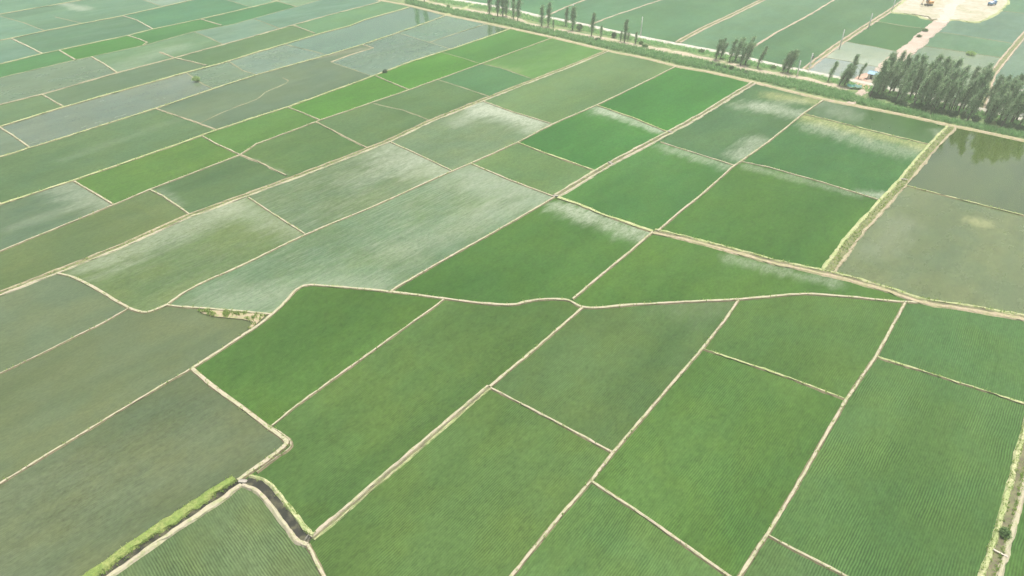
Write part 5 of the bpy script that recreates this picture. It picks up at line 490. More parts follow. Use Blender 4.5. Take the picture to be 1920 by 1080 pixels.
M['oldconc'] = plain('weathered_concrete', (.30, .29, .25), .9, .2, .2); M['concrete'] = plain('cast_concrete', (.50, .48, .43), .85, .3); M['polec'] = plain('pale_pole_concrete', (.70, .70, .66), .8, .3)
M['dark'] = plain('dark_rubber', (.03, .03, .03), .7); M['steel'] = plain('worn_steel', (.18, .17, .16), .5, .5, .2)
M['orange'] = plain('orange_paint', (.50, .24, .06), .5, .4, .25); M['blue'] = plain('blue_paint', (.06, .25, .55), .4, .5, .15)
M['white'] = plain('white_paint', (.68, .68, .66), .5, .4); M['glass'] = plain('window_glass', (.03, .04, .05), .08, .6)
M['teal'] = plain('teal_tarpaulin', (.10, .38, .33), .6, .3, .2); M['paleteal'] = plain('faded_teal_tarpaulin', (.28, .52, .46), .6, .3, .2)
M['roofblue'] = plain('blue_sheet_roof', (.16, .33, .46), .5, .4, .15); M['wall'] = plain('whitewashed_wall', (.58, .56, .52), .85, .2, .15)
M['wood'] = plain('weathered_wood', (.46, .42, .36), .85, .2, .2, 6.); M['iron'] = plain('painted_iron', (.20, .20, .20), .6)
def leaf_material(name, a, b, trans=.35):
    t = NT(name)
    oi = t.n('ShaderNodeObjectInfo').outputs['Random']; tc = t.n('ShaderNodeTexCoord').outputs['Object']
    c = t.mix(t.ramp(t.noise(.55, tc, 4, .7), .35, .65), a, b); c = t.scale(c, t.lrp(oi, 0, 1, .82, 1.2))
    c = t.scale(c, t.lrp(t.noise(6., tc, 2), .25, .75, .75, 1.25))
    p = t.bsdf(c, .6, None, .25)
    tr = t.n('ShaderNodeBsdfTranslucent'); t.put(tr.inputs[0], c); ms = t.n('ShaderNodeMixShader'); ms.inputs[0].default_value = trans
    t.t.links.new(p.outputs[0], ms.inputs[1]); t.t.links.new(tr.outputs[0], ms.inputs[2]); t.t.links.new(ms.outputs[0], t.out.inputs['Surface'])
    return t.m
M['leaf'] = leaf_material('needle_foliage', (.17, .29, .15), (.36, .49, .29), .5)
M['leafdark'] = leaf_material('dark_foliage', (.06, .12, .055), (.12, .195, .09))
M['leafbush'] = leaf_material('bush_foliage', (.11, .20, .07), (.19, .29, .11))
M['leafweed'] = leaf_material('weed_foliage', (.27, .43, .13), (.38, .54, .20))
M['reed'] = leaf_material('reed_blades', (.21, .44, .16), (.35, .60, .26), .5)
M['bankblade'] = leaf_material('bank_blades', (.24, .40, .09), (.40, .50, .17), .45)
t = NT('bark'); t.bsdf(t.mix(t.ramp(t.noise(3., t.mapv((1, 1, .3))), .4, .6), (.10, .085, .07), (.17, .15, .125)), .9, t.bump(t.noise(12), .4, .03), .2); M['bark'] = t.m

# ------------------------------------------------------------------ the ground sheet, with a faint patchwork of fields towards the horizon
t = NT('far_fields')
br = t.n('ShaderNodeTexBrick'); t.put(br.inputs['Vector'], t.mapv((1, 1, 1), -.867))
for k, v in (('Color1', (.085, .125, .06, 1)), ('Color2', (.13, .16, .10, 1)), ('Mortar', (.26, .24, .15, 1)), ('Scale', 1.), ('Mortar Size', .9), ('Mortar Smooth', .2), ('Bias', 0.), ('Brick Width', 95.), ('Row Height', 38.)): br.inputs[k].default_value = v
t.bsdf(t.scale(br.outputs[0], t.lrp(t.noise(.05, None, 5, .65), .2, .8, .8, 1.2)), .8, None, .3)
S = 4500
g = mesh_obj('ground', [(-S, -S, -.12), (S, -S, -.12), (S, S, -.12), (-S, S, -.12)], [(0, 1, 2, 3)], t.m)
tag(g, 'flat plain of farmland reaching to the horizon', 'ground', kind='structure')

def plate(name, poly, z, mat, skirt=0., parent=None):
    bm = bmesh.new()
    cx = sum(p[0] for p in poly) / len(poly); cy = sum(p[1] for p in poly) / len(poly)
    vs = [bm.verts.new((p[0] - cx, p[1] - cy, 0)) for p in poly]
    f = bm.faces.new(vs); bm.normal_update()
    if f.normal.z < 0: f.normal_flip()
    if skirt:
        lo = [bm.verts.new((v.co.x * 1., v.co.y * 1., -skirt)) for v in vs]
        for i in range(len(vs)):
            j = (i + 1) % len(vs)
            bm.faces.new((vs[i], vs[j], lo[j], lo[i]))
    bmesh.ops.triangulate(bm, faces=[f])
    bmesh.ops.recalc_face_normals(bm, faces=bm.faces)
    if sum(fc.normal.z for fc in bm.faces) < 0: bmesh.ops.reverse_faces(bm, faces=bm.faces)
    o = bm_obj(name, bm, mat, parent); o.location = (cx, cy, z)
    return o

# ------------------------------------------------------------------ rice paddies
for i, P in enumerate(PADDIES):
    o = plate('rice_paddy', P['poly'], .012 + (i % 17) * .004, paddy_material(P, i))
    tag(o, P['label'] or 'plain green paddy lying beyond the outermost bunds', 'rice paddy', P['group'] or (None if P['label'] else 'paddies beyond the outermost bunds'))
o = plate('verge_ground', VERGE, .10, M['vergeg']); tag(o, 'grassy verge between the field path and the concrete road', 'verge', kind='structure')
o = plate('dirt_ground', PAD, .42, M['pad'], .5); tag(o, 'bare pale earth works pad with tyre-flattened middle', 'ground', kind='structure')
o = plate('dirt_ground', YARD, .30, M['red'], .25); tag(o, 'red bare earth yard around the blue roofed shed', 'ground', kind='structure')
o = plate('dirt_ground', EARTH, .30, M['patchy'], .35); tag(o, 'bare earth wedge with weeds between two pale bunds', 'ground', kind='structure')

# ------------------------------------------------------------------ bunds, paths, ditches
def resample(pts):
    out = []
    for a, b in zip(pts, pts[1:]):
        a = Vector(a); b = Vector(b); L = (b - a).length
        if L < 1e-3: continue
        d = ((a + b) / 2).length
        step = 1.0 if d < 190 else 1.8 if d < 330 else 3.5
        if d > 700: step = 25
        n = max(1, int(L / step))
        out += [a.lerp(b, k / n) for k in range(n)]
    out.append(Vector(pts[-1]))
    return out
def wob(n_, seg, amp, seed):
    r = random.Random(seed); s = np.zeros(n_); x = np.arange(n_) * seg
    for wl, k in ((2.3, .45), (5.1, .7), (12., .9), (31., 1.0)):
        s += k * np.sin(x * 2 * math.pi / (wl * r.uniform(.8, 1.25)) + r.uniform(0, 6.3))
    return s * amp
SID = [0]
def ribbon(name, pts, prof, mat, parent=None, rough=.08, zj=.03, off=0., closed=False, foot=False):
    "sweeps the cross-section prof [(offset, height)] along pts; edges wander by rough metres"
    SID[0] += 1; sd = SID[0]
    p = resample(pts); n = len(p)
    if n < 2: return None
    nr = []
    for i in range(n):
        a = p[max(i - 1, 0)]; b = p[min(i + 1, n - 1)]
        if closed and i == 0: a = p[-2]
        if closed and i == n - 1: b = p[1]
        d = b - a; nr.append(Vector((-d.y, d.x)).normalized())
    seg = max(.5, sum((p[i + 1] - p[i]).length for i in range(n - 1)) / max(1, n - 1))
    mean = wob(n, seg, rough * .5, sd * 7 + 1); k = len(prof)
    js = [wob(n, seg, rough, sd * 7 + 2 + j) + np.random.default_rng(sd * 31 + j).normal(0, rough * .5, n) for j in range(k)]
    zs = [np.random.default_rng(sd * 17 + j).normal(0, zj, n) for j in range(k)]
    uniq = (sd % 23) * .0037
    V = []; Fc = []
    for i in range(n):
        for j, (o_, z) in enumerate(prof):
            q = p[i] + nr[i] * (off + o_ + mean[i] + js[j][i])
            V.append((q.x, q.y, z + uniq + (zs[j][i] if 0 < j < k - 1 else 0)))
    for i in range(n - 1):
        for j in range(k - 1):
            a = i * k + j; Fc.append((a, a + k, a + k + 1, a + 1))
    if closed:
        for j in range(k): V[(n - 1) * k + j] = V[j]
    c = Vector((sum(v[0] for v in V) / len(V), sum(v[1] for v in V) / len(V), 0))
    V = [(v[0] - c.x, v[1] - c.y, v[2]) for v in V]
    o = mesh_obj(name, V, [f[::-1] for f in Fc], mat, parent, False, None, *((M['foot'], [1 if (q % (k - 1)) in (0, k - 2) else 0 for q in range(len(Fc))]) if foot else (None, None)))
    o.location = c if parent is None else c - parent.location
    return o
def bund_prof(w, h=.32, foot=.28):
    return [(-w / 2 - foot, -.06), (-w / 2, h * .85), (0, h), (w / 2, h * .85), (w / 2 + foot, -.06)]
M['pinkb'] = M['pink']
BUND_LABEL = {'pinkb': 'reddish earth bund beyond the concrete road', 'dry': 'pale straw coloured earth bund between rice paddies', 'grass': 'yellow green grassy bund between rice paddies',
              'mud': 'pinkish grey mud bund between rice paddies', 'low': 'faint low bund barely standing above the paddy water'}
DITCH_LABEL = {'ditch': ['long double bund with a narrow ditch crossing the whole plain', 'straight double bunded ditch running from the culvert to the reed-side path', 'reddish double bund ditch beyond the concrete road',
                         'double bund ditch with a line of poles beyond the road', 'thin double ditch behind the dense grove'],
               'wideditch': ['wide weedy ditch with pale banks beside the flooded paddies'], 'farmditch': ['ditch with a bright green grassy bank and a bare path'],
               'bankditch': ['dark curving ditch with grassy banks'], 'narrowditch': ['narrow ditch between two thin pale banks'], 'sideditch': ['straw banked ditch crossed by a white plank']}
dcount = {}
BANKS = []      # (points, offset, width, density) for tufts of grass
for st, w, pts in BUNDS:
    if st in BUND_LABEL:
        h = .14 if st == 'low' else .32
        o = ribbon('bund_path', pts, bund_prof(w * .66 if st != 'low' else w * .6, h, .22 if st != 'low' else .2), M[st], rough=.04 if st == 'dry' else .09, foot=st in ('dry', 'grass'))
        tag(o, BUND_LABEL[st], 'bund', 'bunds between the paddies', 'structure')
        if st == 'grass': BANKS.append((pts, 0, w, .8, 'bankblade'))
        if st == 'dry': BANKS.append((pts, 0, w * .9, .55, 'bankblade'))
    elif st == 'path':
        o = ribbon('path', pts, [(-w / 2 - .9, -.05), (-w / 2, .34), (0, .36), (w / 2, .34), (w / 2 + .9, -.05)], M['path'], rough=.12)
        tag(o, 'bare earth path on the bank below the reeds', 'path', kind='structure')
    elif st == 'road':
        ribbon_o = ribbon('road', pts, [(-w / 2 - .8, -.05), (-w / 2, .40), (0, .44), (w / 2, .40), (w / 2 + .8, -.05)], M['road'], rough=.06, zj=.004)
        tag(ribbon_o, 'pale concrete farm road behind the row of trees', 'road', kind='structure')
    elif st == 'dirtroad':
        o = ribbon('dirt_road', pts, [(-w / 2 - 1, -.05), (-w / 2, .46), (0, .50), (w / 2, .46), (w / 2 + 1, -.05)], M['dirt'], rough=.3)
        tag(o, 'wide pinkish dirt road leading to the works pad', 'road', kind='structure')
    elif st == 'padedge':
        o = ribbon('bund_path', pts, [(-1.2, .0), (-.5, .5), (.2, .52), (1.0, .02)], M['grass'], rough=.3, closed=True)
        tag(o, 'grassy rim bund around the bare works pad', 'bund', kind='structure')
    elif st == 'verge':
        e = empty('grassy_track', (*pts[len(pts) // 2], 0)); tag(e, 'wide grassy track bund between deep green paddies and the flooded ones', 'track', kind='structure')
        ribbon('track', pts, bund_prof(1.0, .36, .4), M['path'], e, .12, off=-.8)
        ribbon('bank', pts, bund_prof(.5, .30, .3), M['grass'], e, .16, off=1.15)
        ribbon('channel', pts, [(-.7, .10), (0, .08), (.7, .10)], M['ditchmud'], e, .08, off=.4)
        BANKS.append((pts, 1.1, 1.0, 1.5, 'bankblade'))
    else:
        k = dcount.get(st, 0); dcount[st] = k + 1
        e = empty('irrigation_ditch', (*pts[len(pts) // 2], 0)); tag(e, DITCH_LABEL[st][k], 'ditch')
        far = st == 'ditch' and k >= 2
        if st == 'ditch':
            mb = M['pink'] if far else (M['mud'] if k == 0 else M['dry'])
            ribbon('bank', pts, bund_prof(w * .55, .34, .25), mb, e, .10, off=.95 + .3 * far); ribbon('bank', pts, bund_prof(w * .55, .34, .25), mb if k else M['dry'], e, .10, off=-.95 - .3 * far)
            ribbon('channel', pts, [(-1.0, .105), (0, .085), (1.0, .105)], M['veg'] if k != 1 else M['ditchmud'], e, .06)
            if not far: BANKS.append((pts, 0, 1.2, 1.2, 'bankblade'))
        elif st == 'wideditch':
            ribbon('bank', pts, bund_prof(.7, .38, .3), M['grass'], e, .10, off=1.55); ribbon('bank', pts, bund_prof(.45, .36, .3), M['mud'], e, .14, off=-1.35)
            ribbon('channel', pts, [(-1.5, .12), (-.5, .09), (.5, .10), (1.6, .12)], M['veg'], e, .08)
            BANKS.append((pts, .1, 2.2, 3., 'bankblade'))
        elif st == 'farmditch':
            ribbon('bank', pts, bund_prof(1.3, .55, .4), M['bankg'], e, .16, off=-1.35); ribbon('bank', pts, bund_prof(.7, .36, .3), M['dry'], e, .10, off=1.15)
            ribbon('channel', pts, [(-1., .10), (.2, .08), (1.2, .10)], M['water'], e, .05)
            BANKS.append((pts, -1.35, 1.7, 9., 'bankblade')); BANKS.append((pts, -.2, .9, 3., 'bankblade'))
        elif st == 'bankditch':
            ribbon('bank', pts, bund_prof(.4, .45, .3), M['grass'], e, .08, off=1.1); ribbon('bank', pts, bund_prof(.5, .40, .3), M['dry'], e, .06, off=-1.1)
            ribbon('channel', pts, [(-1.2, .10), (0, .08), (1.2, .10)], M['water'], e, .05)
            BANKS.append((pts, 1.1, .8, 4., 'bankblade'))
        elif st == 'narrowditch':
            ribbon('bank', pts, bund_prof(.42, .34, .2), M['dry'], e, .05, off=.5); ribbon('bank', pts, bund_prof(.16, .26, .16), M['grass'], e, .06, off=-.5)
            ribbon('channel', pts, [(-.5, .10), (0, .08), (.45, .10)], M['ditchmud'], e, .03)
        elif st == 'sideditch':
            ribbon('bank', pts, bund_prof(.55, .40, .3), M['grass'], e, .07, off=1.0); ribbon('bank', pts, bund_prof(.55, .40, .3), M['dry'], e, .07, off=-1.0)
            ribbon('channel', pts, [(-1., .10), (0, .08), (1., .10)], M['ditchmud'], e, .05)
            BANKS.append((pts, 1.0, 1.0, 4., 'bankblade')); BANKS.append((pts, -.5, .6, 4., 'bankblade'))
o = ribbon('track', TRACK, [(-2.6, .115), (-1.8, .17), (1.8, .17), (2.6, .115)], M['trackm'], rough=.6, zj=.01); tag(o, 'worn earth track along the row of trees', 'track', kind='structure')
for pp, w_, lab in ((PAD_RUN, 4.5, 'paler wheel-compacted lane across the works pad'), (PAD_RUN2, 3.0, 'pale wheel track towards the excavator')):
    o = ribbon('track', pp, [(-w_ / 2 - .6, .40), (-w_ / 2, .465), (w_ / 2, .465), (w_ / 2 + .6, .40)], M['chalk'], rough=.5, zj=.006); tag(o, lab, 'track', kind='structure')
o = ribbon('earth_bank', PAD_DITCH, bund_prof(.9, .75, .7), M['ditchmud'], rough=.25); tag(o, 'dark ridge of dug soil along the edge of the works pad', 'earth bank')
o = ribbon('track', GRASS_TRACK, bund_prof(1.6, .40, .8), M['grass'], rough=.15); tag(o, 'light grassy ramp from the path up to the road', 'track', kind='structure')
o = ribbon('track', YARD_PATH, bund_prof(2.4, .38, .8), M['dirt'], rough=.2); tag(o, 'short bare track from the path into the yard', 'track', kind='structure')

# ------------------------------------------------------------------ grass and reeds (stuff)
def blades(points, hmin, hmax, w, per, spread, rng):
    "small bent blades, `per` to a tuft"
    n = len(points); N = n * per
    base = np.repeat(np.asarray(points, float), per, 0)
    base[:, :2] += rng.normal(0, spread, (N, 2))
    h = rng.uniform(hmin, hmax, N); a = rng.uniform(0, 2 * np.pi, N); lean = rng.uniform(.1, .6, N) * h
    ux, uy = np.cos(a), np.sin(a); la = rng.uniform(0, 2 * np.pi, N)
    ww = w * rng.uniform(.6, 1.4, N)
    v0 = base + np.stack([-ux * ww, -uy * ww, 0 * h], 1); v1 = base + np.stack([ux * ww, uy * ww, 0 * h], 1)
    m = base + np.stack([np.cos(la) * lean * .35, np.sin(la) * lean * .35, h * .65], 1)
    v2 = m + np.stack([ux * ww * .9, uy * ww * .9, 0 * h], 1); v3 = m - np.stack([ux * ww * .9, uy * ww * .9, 0 * h], 1)
    v4 = base + np.stack([np.cos(la) * lean, np.sin(la) * lean, h], 1)
    V = np.stack([v0, v1, v2, v3, v4], 1).reshape(-1, 3); k = np.arange(N) * 5
    F = [(q, q + 1, q + 2, q + 3) for q in k] + [(q + 3, q + 2, q + 4) for q in k]
    return V, F
def in_quad(a, b, c, d, n, rng):
    u = rng.random(n)[:, None]; v = rng.random(n)[:, None]; a, b, c, d = map(np.array, (a, b, c, d))
    return (a * (1 - u) + b * u) * (1 - v) + (d * (1 - u) + c * u) * v
def qarea(a, b, c, d):
    return abs((c[0] - a[0]) * (d[1] - b[1]) - (d[0] - b[0]) * (c[1] - a[1])) / 2
lerp2 = lambda a, b, f: (a[0] + (b[0] - a[0]) * f, a[1] + (b[1] - a[1]) * f)
reed, grs = [], []
for (a1, a2, a3), (b1, b2, b3) in zip(STRIP, STRIP[1:]):
    q = (lerp2(a1, a2, .16), lerp2(b1, b2, .16), lerp2(b1, b2, .72), lerp2(a1, a2, .72)); reed.append((q, 2.1))
    q = (lerp2(a2, a3, .36), lerp2(b2, b3, .36), lerp2(b2, b3, .80), lerp2(a2, a3, .88)); grs.append((q, 1.9))
def scatter(quads, rng):
    out = []
    for q, dens in quads:
        n = rng.poisson(qarea(*q) * dens)
        if n:
            p = in_quad(*q, n, rng)
            keep = [mnoise.noise(Vector((x * .18, y * .18, 3.))) > -.6 for x, y in p]
            out += [(x, y, .1) for (x, y), kk in zip(p, keep) if kk]
    return out
V, F = blades(scatter(reed, RNG), .8, 2.1, .10, 6, .28, RNG); o = mesh_obj('reeds', V, F, M['reed']); tag(o, 'band of tall green reeds along the field path', 'reeds', kind='stuff')
V, F = blades(scatter(grs, RNG), .3, 1.1, .09, 5, .3, RNG); o = mesh_obj('grass', V, F, M['reed']); tag(o, 'rough green grass between track and concrete road', 'grass', kind='stuff')
pts_b = []
for pts, off, w, dens, _m in BANKS:
    p = resample(pts)
    for a, b in zip(p, p[1:]):
        d = b - a; L = d.length
        if ((a + b) / 2).length > 420 or L < 1e-4 or L > 10: continue
        nn = Vector((-d.y, d.x)) / L
        for _ in range(RNG.poisson(L * dens)):
            q = a + d * RNG.random() + nn * (off + RNG.uniform(-w / 2, w / 2))
            pts_b.append((q.x, q.y, .22))
V, F = blades(pts_b, .15, .55, .06, 5, .12, RNG); o = mesh_obj('grass', V, F, M['bankblade']); tag(o, 'tufts of yellow green grass growing on bunds and ditch banks', 'grass', kind='stuff')
ep = []
bx = [min(p[0] for p in EARTH), max(p[0] for p in EARTH), min(p[1] for p in EARTH), max(p[1] for p in EARTH)]
def inpoly(x, y, poly):
    c = False
    for (x1, y1), (x2, y2) in zip(poly, poly[-1:] + poly[:-1]):
        if (y1 > y) != (y2 > y) and x < (x2 - x1) * (y - y1) / (y2 - y1) + x1: c = not c
    return c
for _ in range(900):
    x = RNG.uniform(bx[0], bx[1]); y = RNG.uniform(bx[2], bx[3])
    if inpoly(x, y, EARTH) and mnoise.noise(Vector((x * .4, y * .4, 1))) > -.05 and RNG.random() < .35 + .65 * (bx[1] - x) / (bx[1] - bx[0]): ep.append((x, y, .28))
V, F = blades(ep, .3, .9, .09, 6, .2, RNG); o = mesh_obj('weeds', V, F, M['bankblade']); tag(o, 'bright green weeds on the bare earth wedge', 'weeds', kind='stuff')

# ------------------------------------------------------------------ trees
def leaf_cloud(centres, sizes, per, lw, ll, rng, up=.5):
    c = np.repeat(centres, per, 0) + rng.normal(0, 1, (len(centres) * per, 3)) * np.repeat(sizes, per)[:, None] * np.array([1, 1, 1.5])
    n = len(c)
    d = rng.normal(0, 1, (n, 3)); d[:, 2] += up; d /= np.linalg.norm(d, axis=1)[:, None]
    e = np.cross(d, rng.normal(0, 1, (n, 3))); e /= np.linalg.norm(e, axis=1)[:, None]
    L = ll * rng.uniform(.6, 1.4, n)[:, None]; W = lw * rng.uniform(.6, 1.4, n)[:, None]
    V = np.stack([c - d * L, c + e * W, c + d * L, c - e * W], 1).reshape(-1, 3)
    return V, [(4 * i, 4 * i + 1, 4 * i + 2, 4 * i + 3) for i in range(n)]
def tree_proto(seed, H=13., rad=1.9, lean=.12, low=.16, limbs=26, per=34, mat='leaf', forks=1):
    rng = np.random.default_rng(seed); bm = bmesh.new(); cen = []; siz = []
    for fk in range(forks):
        ph = rng.uniform(0, 6.28); sp = .0 if forks == 1 else .085
        topH = H * (1 if fk == 0 else rng.uniform(.8, .95))
        def stem(t_):
            return Vector((lean * H * t_ ** 1.8 + math.cos(ph) * sp * H * t_ + .12 * math.sin(5 * t_ + ph), math.sin(ph) * sp * H * t_ + .12 * math.cos(4 * t_ + ph), topH * t_))
        ts = np.linspace(0, 1, 10)
        tube(bm, [stem(x) for x in ts], [(.20 * (1 - x) ** .8 + .02) * H / 13 for x in ts], 7)
        for k in range(limbs // forks):
            x = low + (1 - low) * ((k + rng.random()) / (limbs // forks)) ** .9 * .97
            a = rng.uniform(0, 2 * math.pi); xx = (x - low) / (1 - low); prof = min(1., .35 + xx * 3.) * (1.02 - xx) ** .55
            L = rad * (.25 + 1.0 * rng.random()) * max(prof, .22) * H / 13 / (1 if forks == 1 else 1.2)
            b0 = stem(x); dirv = Vector((math.cos(a) + lean * 1.6, math.sin(a), rng.uniform(1.0, 2.0))).normalized()
            b1 = b0 + dirv * L * .6 + Vector((0, 0, .1)); b2 = b0 + dirv * L * 1.25 + Vector((.18 * L, 0, .12 * L))
            tube(bm, [b0, b1, b2], [.055, .035, .012], 4, False)
            for f in (.3, .55, .8, 1., 1.2):
                if rng.random() < .78:
                    q = b0.lerp(b2, f) + Vector(rng.normal(0, .10, 3)); cen.append(q); siz.append((.20 + .28 * rng.random()) * (1.1 - .4 * xx) * H / 13)
    me_t = bm
    V, F = leaf_cloud(np.array(cen), np.array(siz), per, .075 * H / 13, .34 * H / 13, rng, 1.5)
    e = empty('slender_tree', (0, 0, 0))
    bm_obj('trunk', me_t, M['bark'], e); mesh_obj('crown', V, F, M[mat], e)
    return e
PROTO = [tree_proto(11, 13, 1.7, .03, .12, 30, 16), tree_proto(12, 13, 2.3, .10, .14, 36, 16, 'leaf', 2), tree_proto(13, 13, 1.5, .05, .10, 28, 16), tree_proto(14, 13, 2.6, .13, .10, 40, 16, 'leaf', 2),
         tree_proto(15, 13, 2.1, .12, .14, 30, 13), tree_proto(16, 13, 1.8, .17, .18, 26, 13), tree_proto(17, 13, 2.7, .11, .08, 45, 16, 'leaf', 3), tree_proto(18, 13, 1.6, .14, .14, 26, 13), tree_proto(19, 13, 1.9, .19, .24, 24, 12)]
TREE_LABEL = {0: 'tree beside the path end, mirrored in the long flooded paddy', 1: 'tree beside the path end, mirrored in the long flooded paddy',
              10: 'low young tree at the foot of two tall slender ones', 11: 'slender tree between a pole and the pair by the bare track', 12: 'slender tree standing against the round dark bush', 13: 'lone slender tree between the two round bushes',
              14: 'short thin tree next to the lone slender tree', 15: 'thin short tree at the side of a taller slender one by the low bush', 16: 'taller slender tree flanked by two short thin ones', 17: 'thin short tree at the side of a taller slender one by the low bush', 18: 'short thin tree by the white pole and scrub',
              25: 'lone wind-bent tree between the forked trees and the dark pair', 26: 'dark bushy tree of the pair before the short pole', 27: 'dark bushy tree of the pair before the short pole', 31: 'tallest tree behind the yard beside the whitish paddy', 32: 'small bent tree at the edge of the red earth yard'}
used = set()
def place(k, xy, h, lab, grp, wide=1., rng=RNG):
    o = PROTO[k] if k not in used else copy_tree(PROTO[k]); used.add(k)
    o.location = (*xy, .08); s = h / 13.
    o.scale = (s * wide, s * wide, s); o.rotation_euler = (0, 0, rng.uniform(-1.1, 1.1)); tag(o, lab, 'tree', grp)
for i, (xy, h) in enumerate(TREES):
    if i < 19: k = (0, 2, 0, 2)[i % 4]; lab = 'slender tree in the close clump beside the road' if 2 <= i <= 7 else 'tall slender tree of the pair above the bare path bend'
    elif i < 28: k = (3, 1, 4, 6, 3, 1, 5, 6, 3)[i - 19]; lab = 'forked dark tree in the group between track and concrete road'
    else: k = (4, 6, 6, 0, 5)[i - 28]; lab = 'dark tree over the teal shelters beside the yard'
    place(k, xy, max(h, 3.), TREE_LABEL.get(i, lab), 'trees along the road', 1.5 if i >= 19 else 1.45)
# the dense grove
ROAD_G = [tuple(p) for p in resample([q for st, w, pts in BUNDS if st == 'road' for q in pts])]
gp = []; rg = np.random.default_rng(5)
tries = 0
while len(gp) < 90 and tries < 9000:
    tries += 1
    u = rg.random() * (len(GROVE_FRONT) - 1); k = int(u); u -= k; v = rg.random()
    a = lerp2(GROVE_FRONT[k], GROVE_FRONT[k + 1], u); b = lerp2(GROVE_BACK[k], GROVE_BACK[k + 1], u); q = lerp2(a, b, v)
    if all(math.dist(q, z) > 2.0 for z in gp) and min(math.dist(q, z) for z in ROAD_G) > 2.7: gp.append(q)
for i, q in enumerate(gp):
    place(int(rg.choice([4, 5, 7, 8, 7, 2, 4, 5, 8, 1])), q, rg.choice([rg.uniform(8.5, 12), rg.uniform(12.5, 16.5), rg.uniform(12.5, 16.5)]), 'feathery grey green tree in the dense wind-bent grove', 'trees of the dense grove', 1.3, rg)

# ------------------------------------------------------------------ bushes
def bush(xy, r, h, mat, lab, grp=None, seed=0):
    rng = np.random.default_rng(seed); e = empty('bush', (*xy, .08)); bm = bmesh.new(); cen = []
    for k in range(9):
        a = rng.uniform(0, 6.28); tip = Vector((math.cos(a) * r * .7 * rng.random(), math.sin(a) * r * .7 * rng.random(), h * rng.uniform(.55, .9)))
        tube(bm, [(0, 0, -.05), tip * .5 + Vector((0, 0, .05)), tip], [.05, .035, .012], 5, False)
    bm_obj('stem', bm, M['bark'], e)
    n = int(70 * max(1, r))
    for k in range(n):
        d = Vector(rng.normal(0, 1, 3)).normalized(); f = rng.uniform(.45, 1.) ** .6
        bump = .82 + .3 * mnoise.noise(d * 1.7 + Vector((seed, 0, 0)))
        cen.append((d.x * r * f * bump, d.y * r * f * bump, h * .5 + d.z * h * .5 * f * bump))
    V, F = leaf_cloud(np.array(cen), np.full(n, .16), 16, .07, .15, rng, .3)
    mesh_obj('crown', V, F, M[mat], e); tag(e, lab, 'bush', grp)
BL = {'round': ('leafdark', 'round dark green bush against a slender tree', None), 'roundlow': ('leafdark', 'low round dark bush between two slender trees', None), 'scrub': ('leafbush', 'small scruffy shrub on the verge by the track', 'scrub on the verge'),
      'lone': ('leafweed', 'lone green bush standing in the widest flooded paddy', None), 'ditch': ('leafbush', 'small green shrub growing inside the straw banked ditch', None), 'weed': ('leafweed', 'yellow green weed clump in the pale paddy behind the grove', None),
      'tussock': ('leafdark', 'dark tussock on the bund beside the lime green paddy', None), 'roadside': ('leafbush', 'green shrub at the edge of the wide dirt road', 'shrubs by the dirt road'),
      'verge': ('leafdark', 'dark shrub among the reeds beside the field path', 'dark shrubs among the reeds'), 'hedge': ('leafbush', 'low shrub on the grass beside the concrete road', 'shrubs beside the concrete road')}
for i, (xy, r, h, k) in enumerate(BUSHES): bush(xy, r, h, *BL[k], seed=i + 40)
# dark undergrowth at the foot of the grove
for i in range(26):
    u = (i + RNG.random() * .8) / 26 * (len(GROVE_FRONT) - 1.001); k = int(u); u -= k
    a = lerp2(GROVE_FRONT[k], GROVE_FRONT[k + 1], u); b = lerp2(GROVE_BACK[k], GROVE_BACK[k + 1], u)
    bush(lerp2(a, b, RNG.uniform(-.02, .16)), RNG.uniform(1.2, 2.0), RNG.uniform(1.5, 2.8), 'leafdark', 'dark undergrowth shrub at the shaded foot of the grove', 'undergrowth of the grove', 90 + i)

# ------------------------------------------------------------------ poles
for i, (xy, h, k) in enumerate(POLES):
    lab = ['white pole among the close clump of slender trees', 'white pole behind the slender tree by the round bush', 'white pole by the scrub at the concrete road', 'short leaning-looking pole on the track side of the road', 'pole carrying a transformer where ditch meets road',
           'white pole beside the whitish paddy', 'white pole on the ditch between two green paddies', 'white pole at the corner of the works pad'][i]
    e = empty('utility_pole', (*xy, .1)); bm = bmesh.new(); tube(bm, [(0, 0, -.1), (0, 0, h * .5), (0, 0, h)], [.32, .27, .21], 10); bm_obj('shaft', bm, M['polec'], e, True)
    if h > 7:
        bm = bmesh.new(); box(bm, (0, 0, h - .5), (1.6, .1, .12), Matrix.Rotation(.7, 3, 'Z')); bm_obj('crossarm', bm, M['iron'], e)
        for s_ in (-.7, 0, .7):
            bm = bmesh.new(); tube(bm, [(s_ * math.cos(.7), s_ * math.sin(.7), h - .44 + (.5 if s_ == 0 else 0)), (s_ * math.cos(.7), s_ * math.sin(.7), h - .15 + (.5 if s_ == 0 else 0))], [.06, .04], 6); bm_obj('insulator', bm, M['white'], e)
    if k:
        bm = bmesh.new(); tube(bm, [(.45, .1, h - 2.4), (.45, .1, h - 1.2)], [.38, .38], 12); box(bm, (.2, .1, h - 2.45), (.9, .5, .1)); bm_obj('transformer', bm, M['steel'], e)
    tag(e, lab, 'pole', 'poles along the road')
bm = bmesh.new(); tube(bm, [(0, 0, -.1), (0, 0, 1.9), (.05, 0, 3.8)], [.08, .07, .05], 7); o = bm_obj('stake', bm, M['iron']); o.location = (*STAKE, .1); tag(o, 'thin dark stake beside the white pole at the road', 'stake')

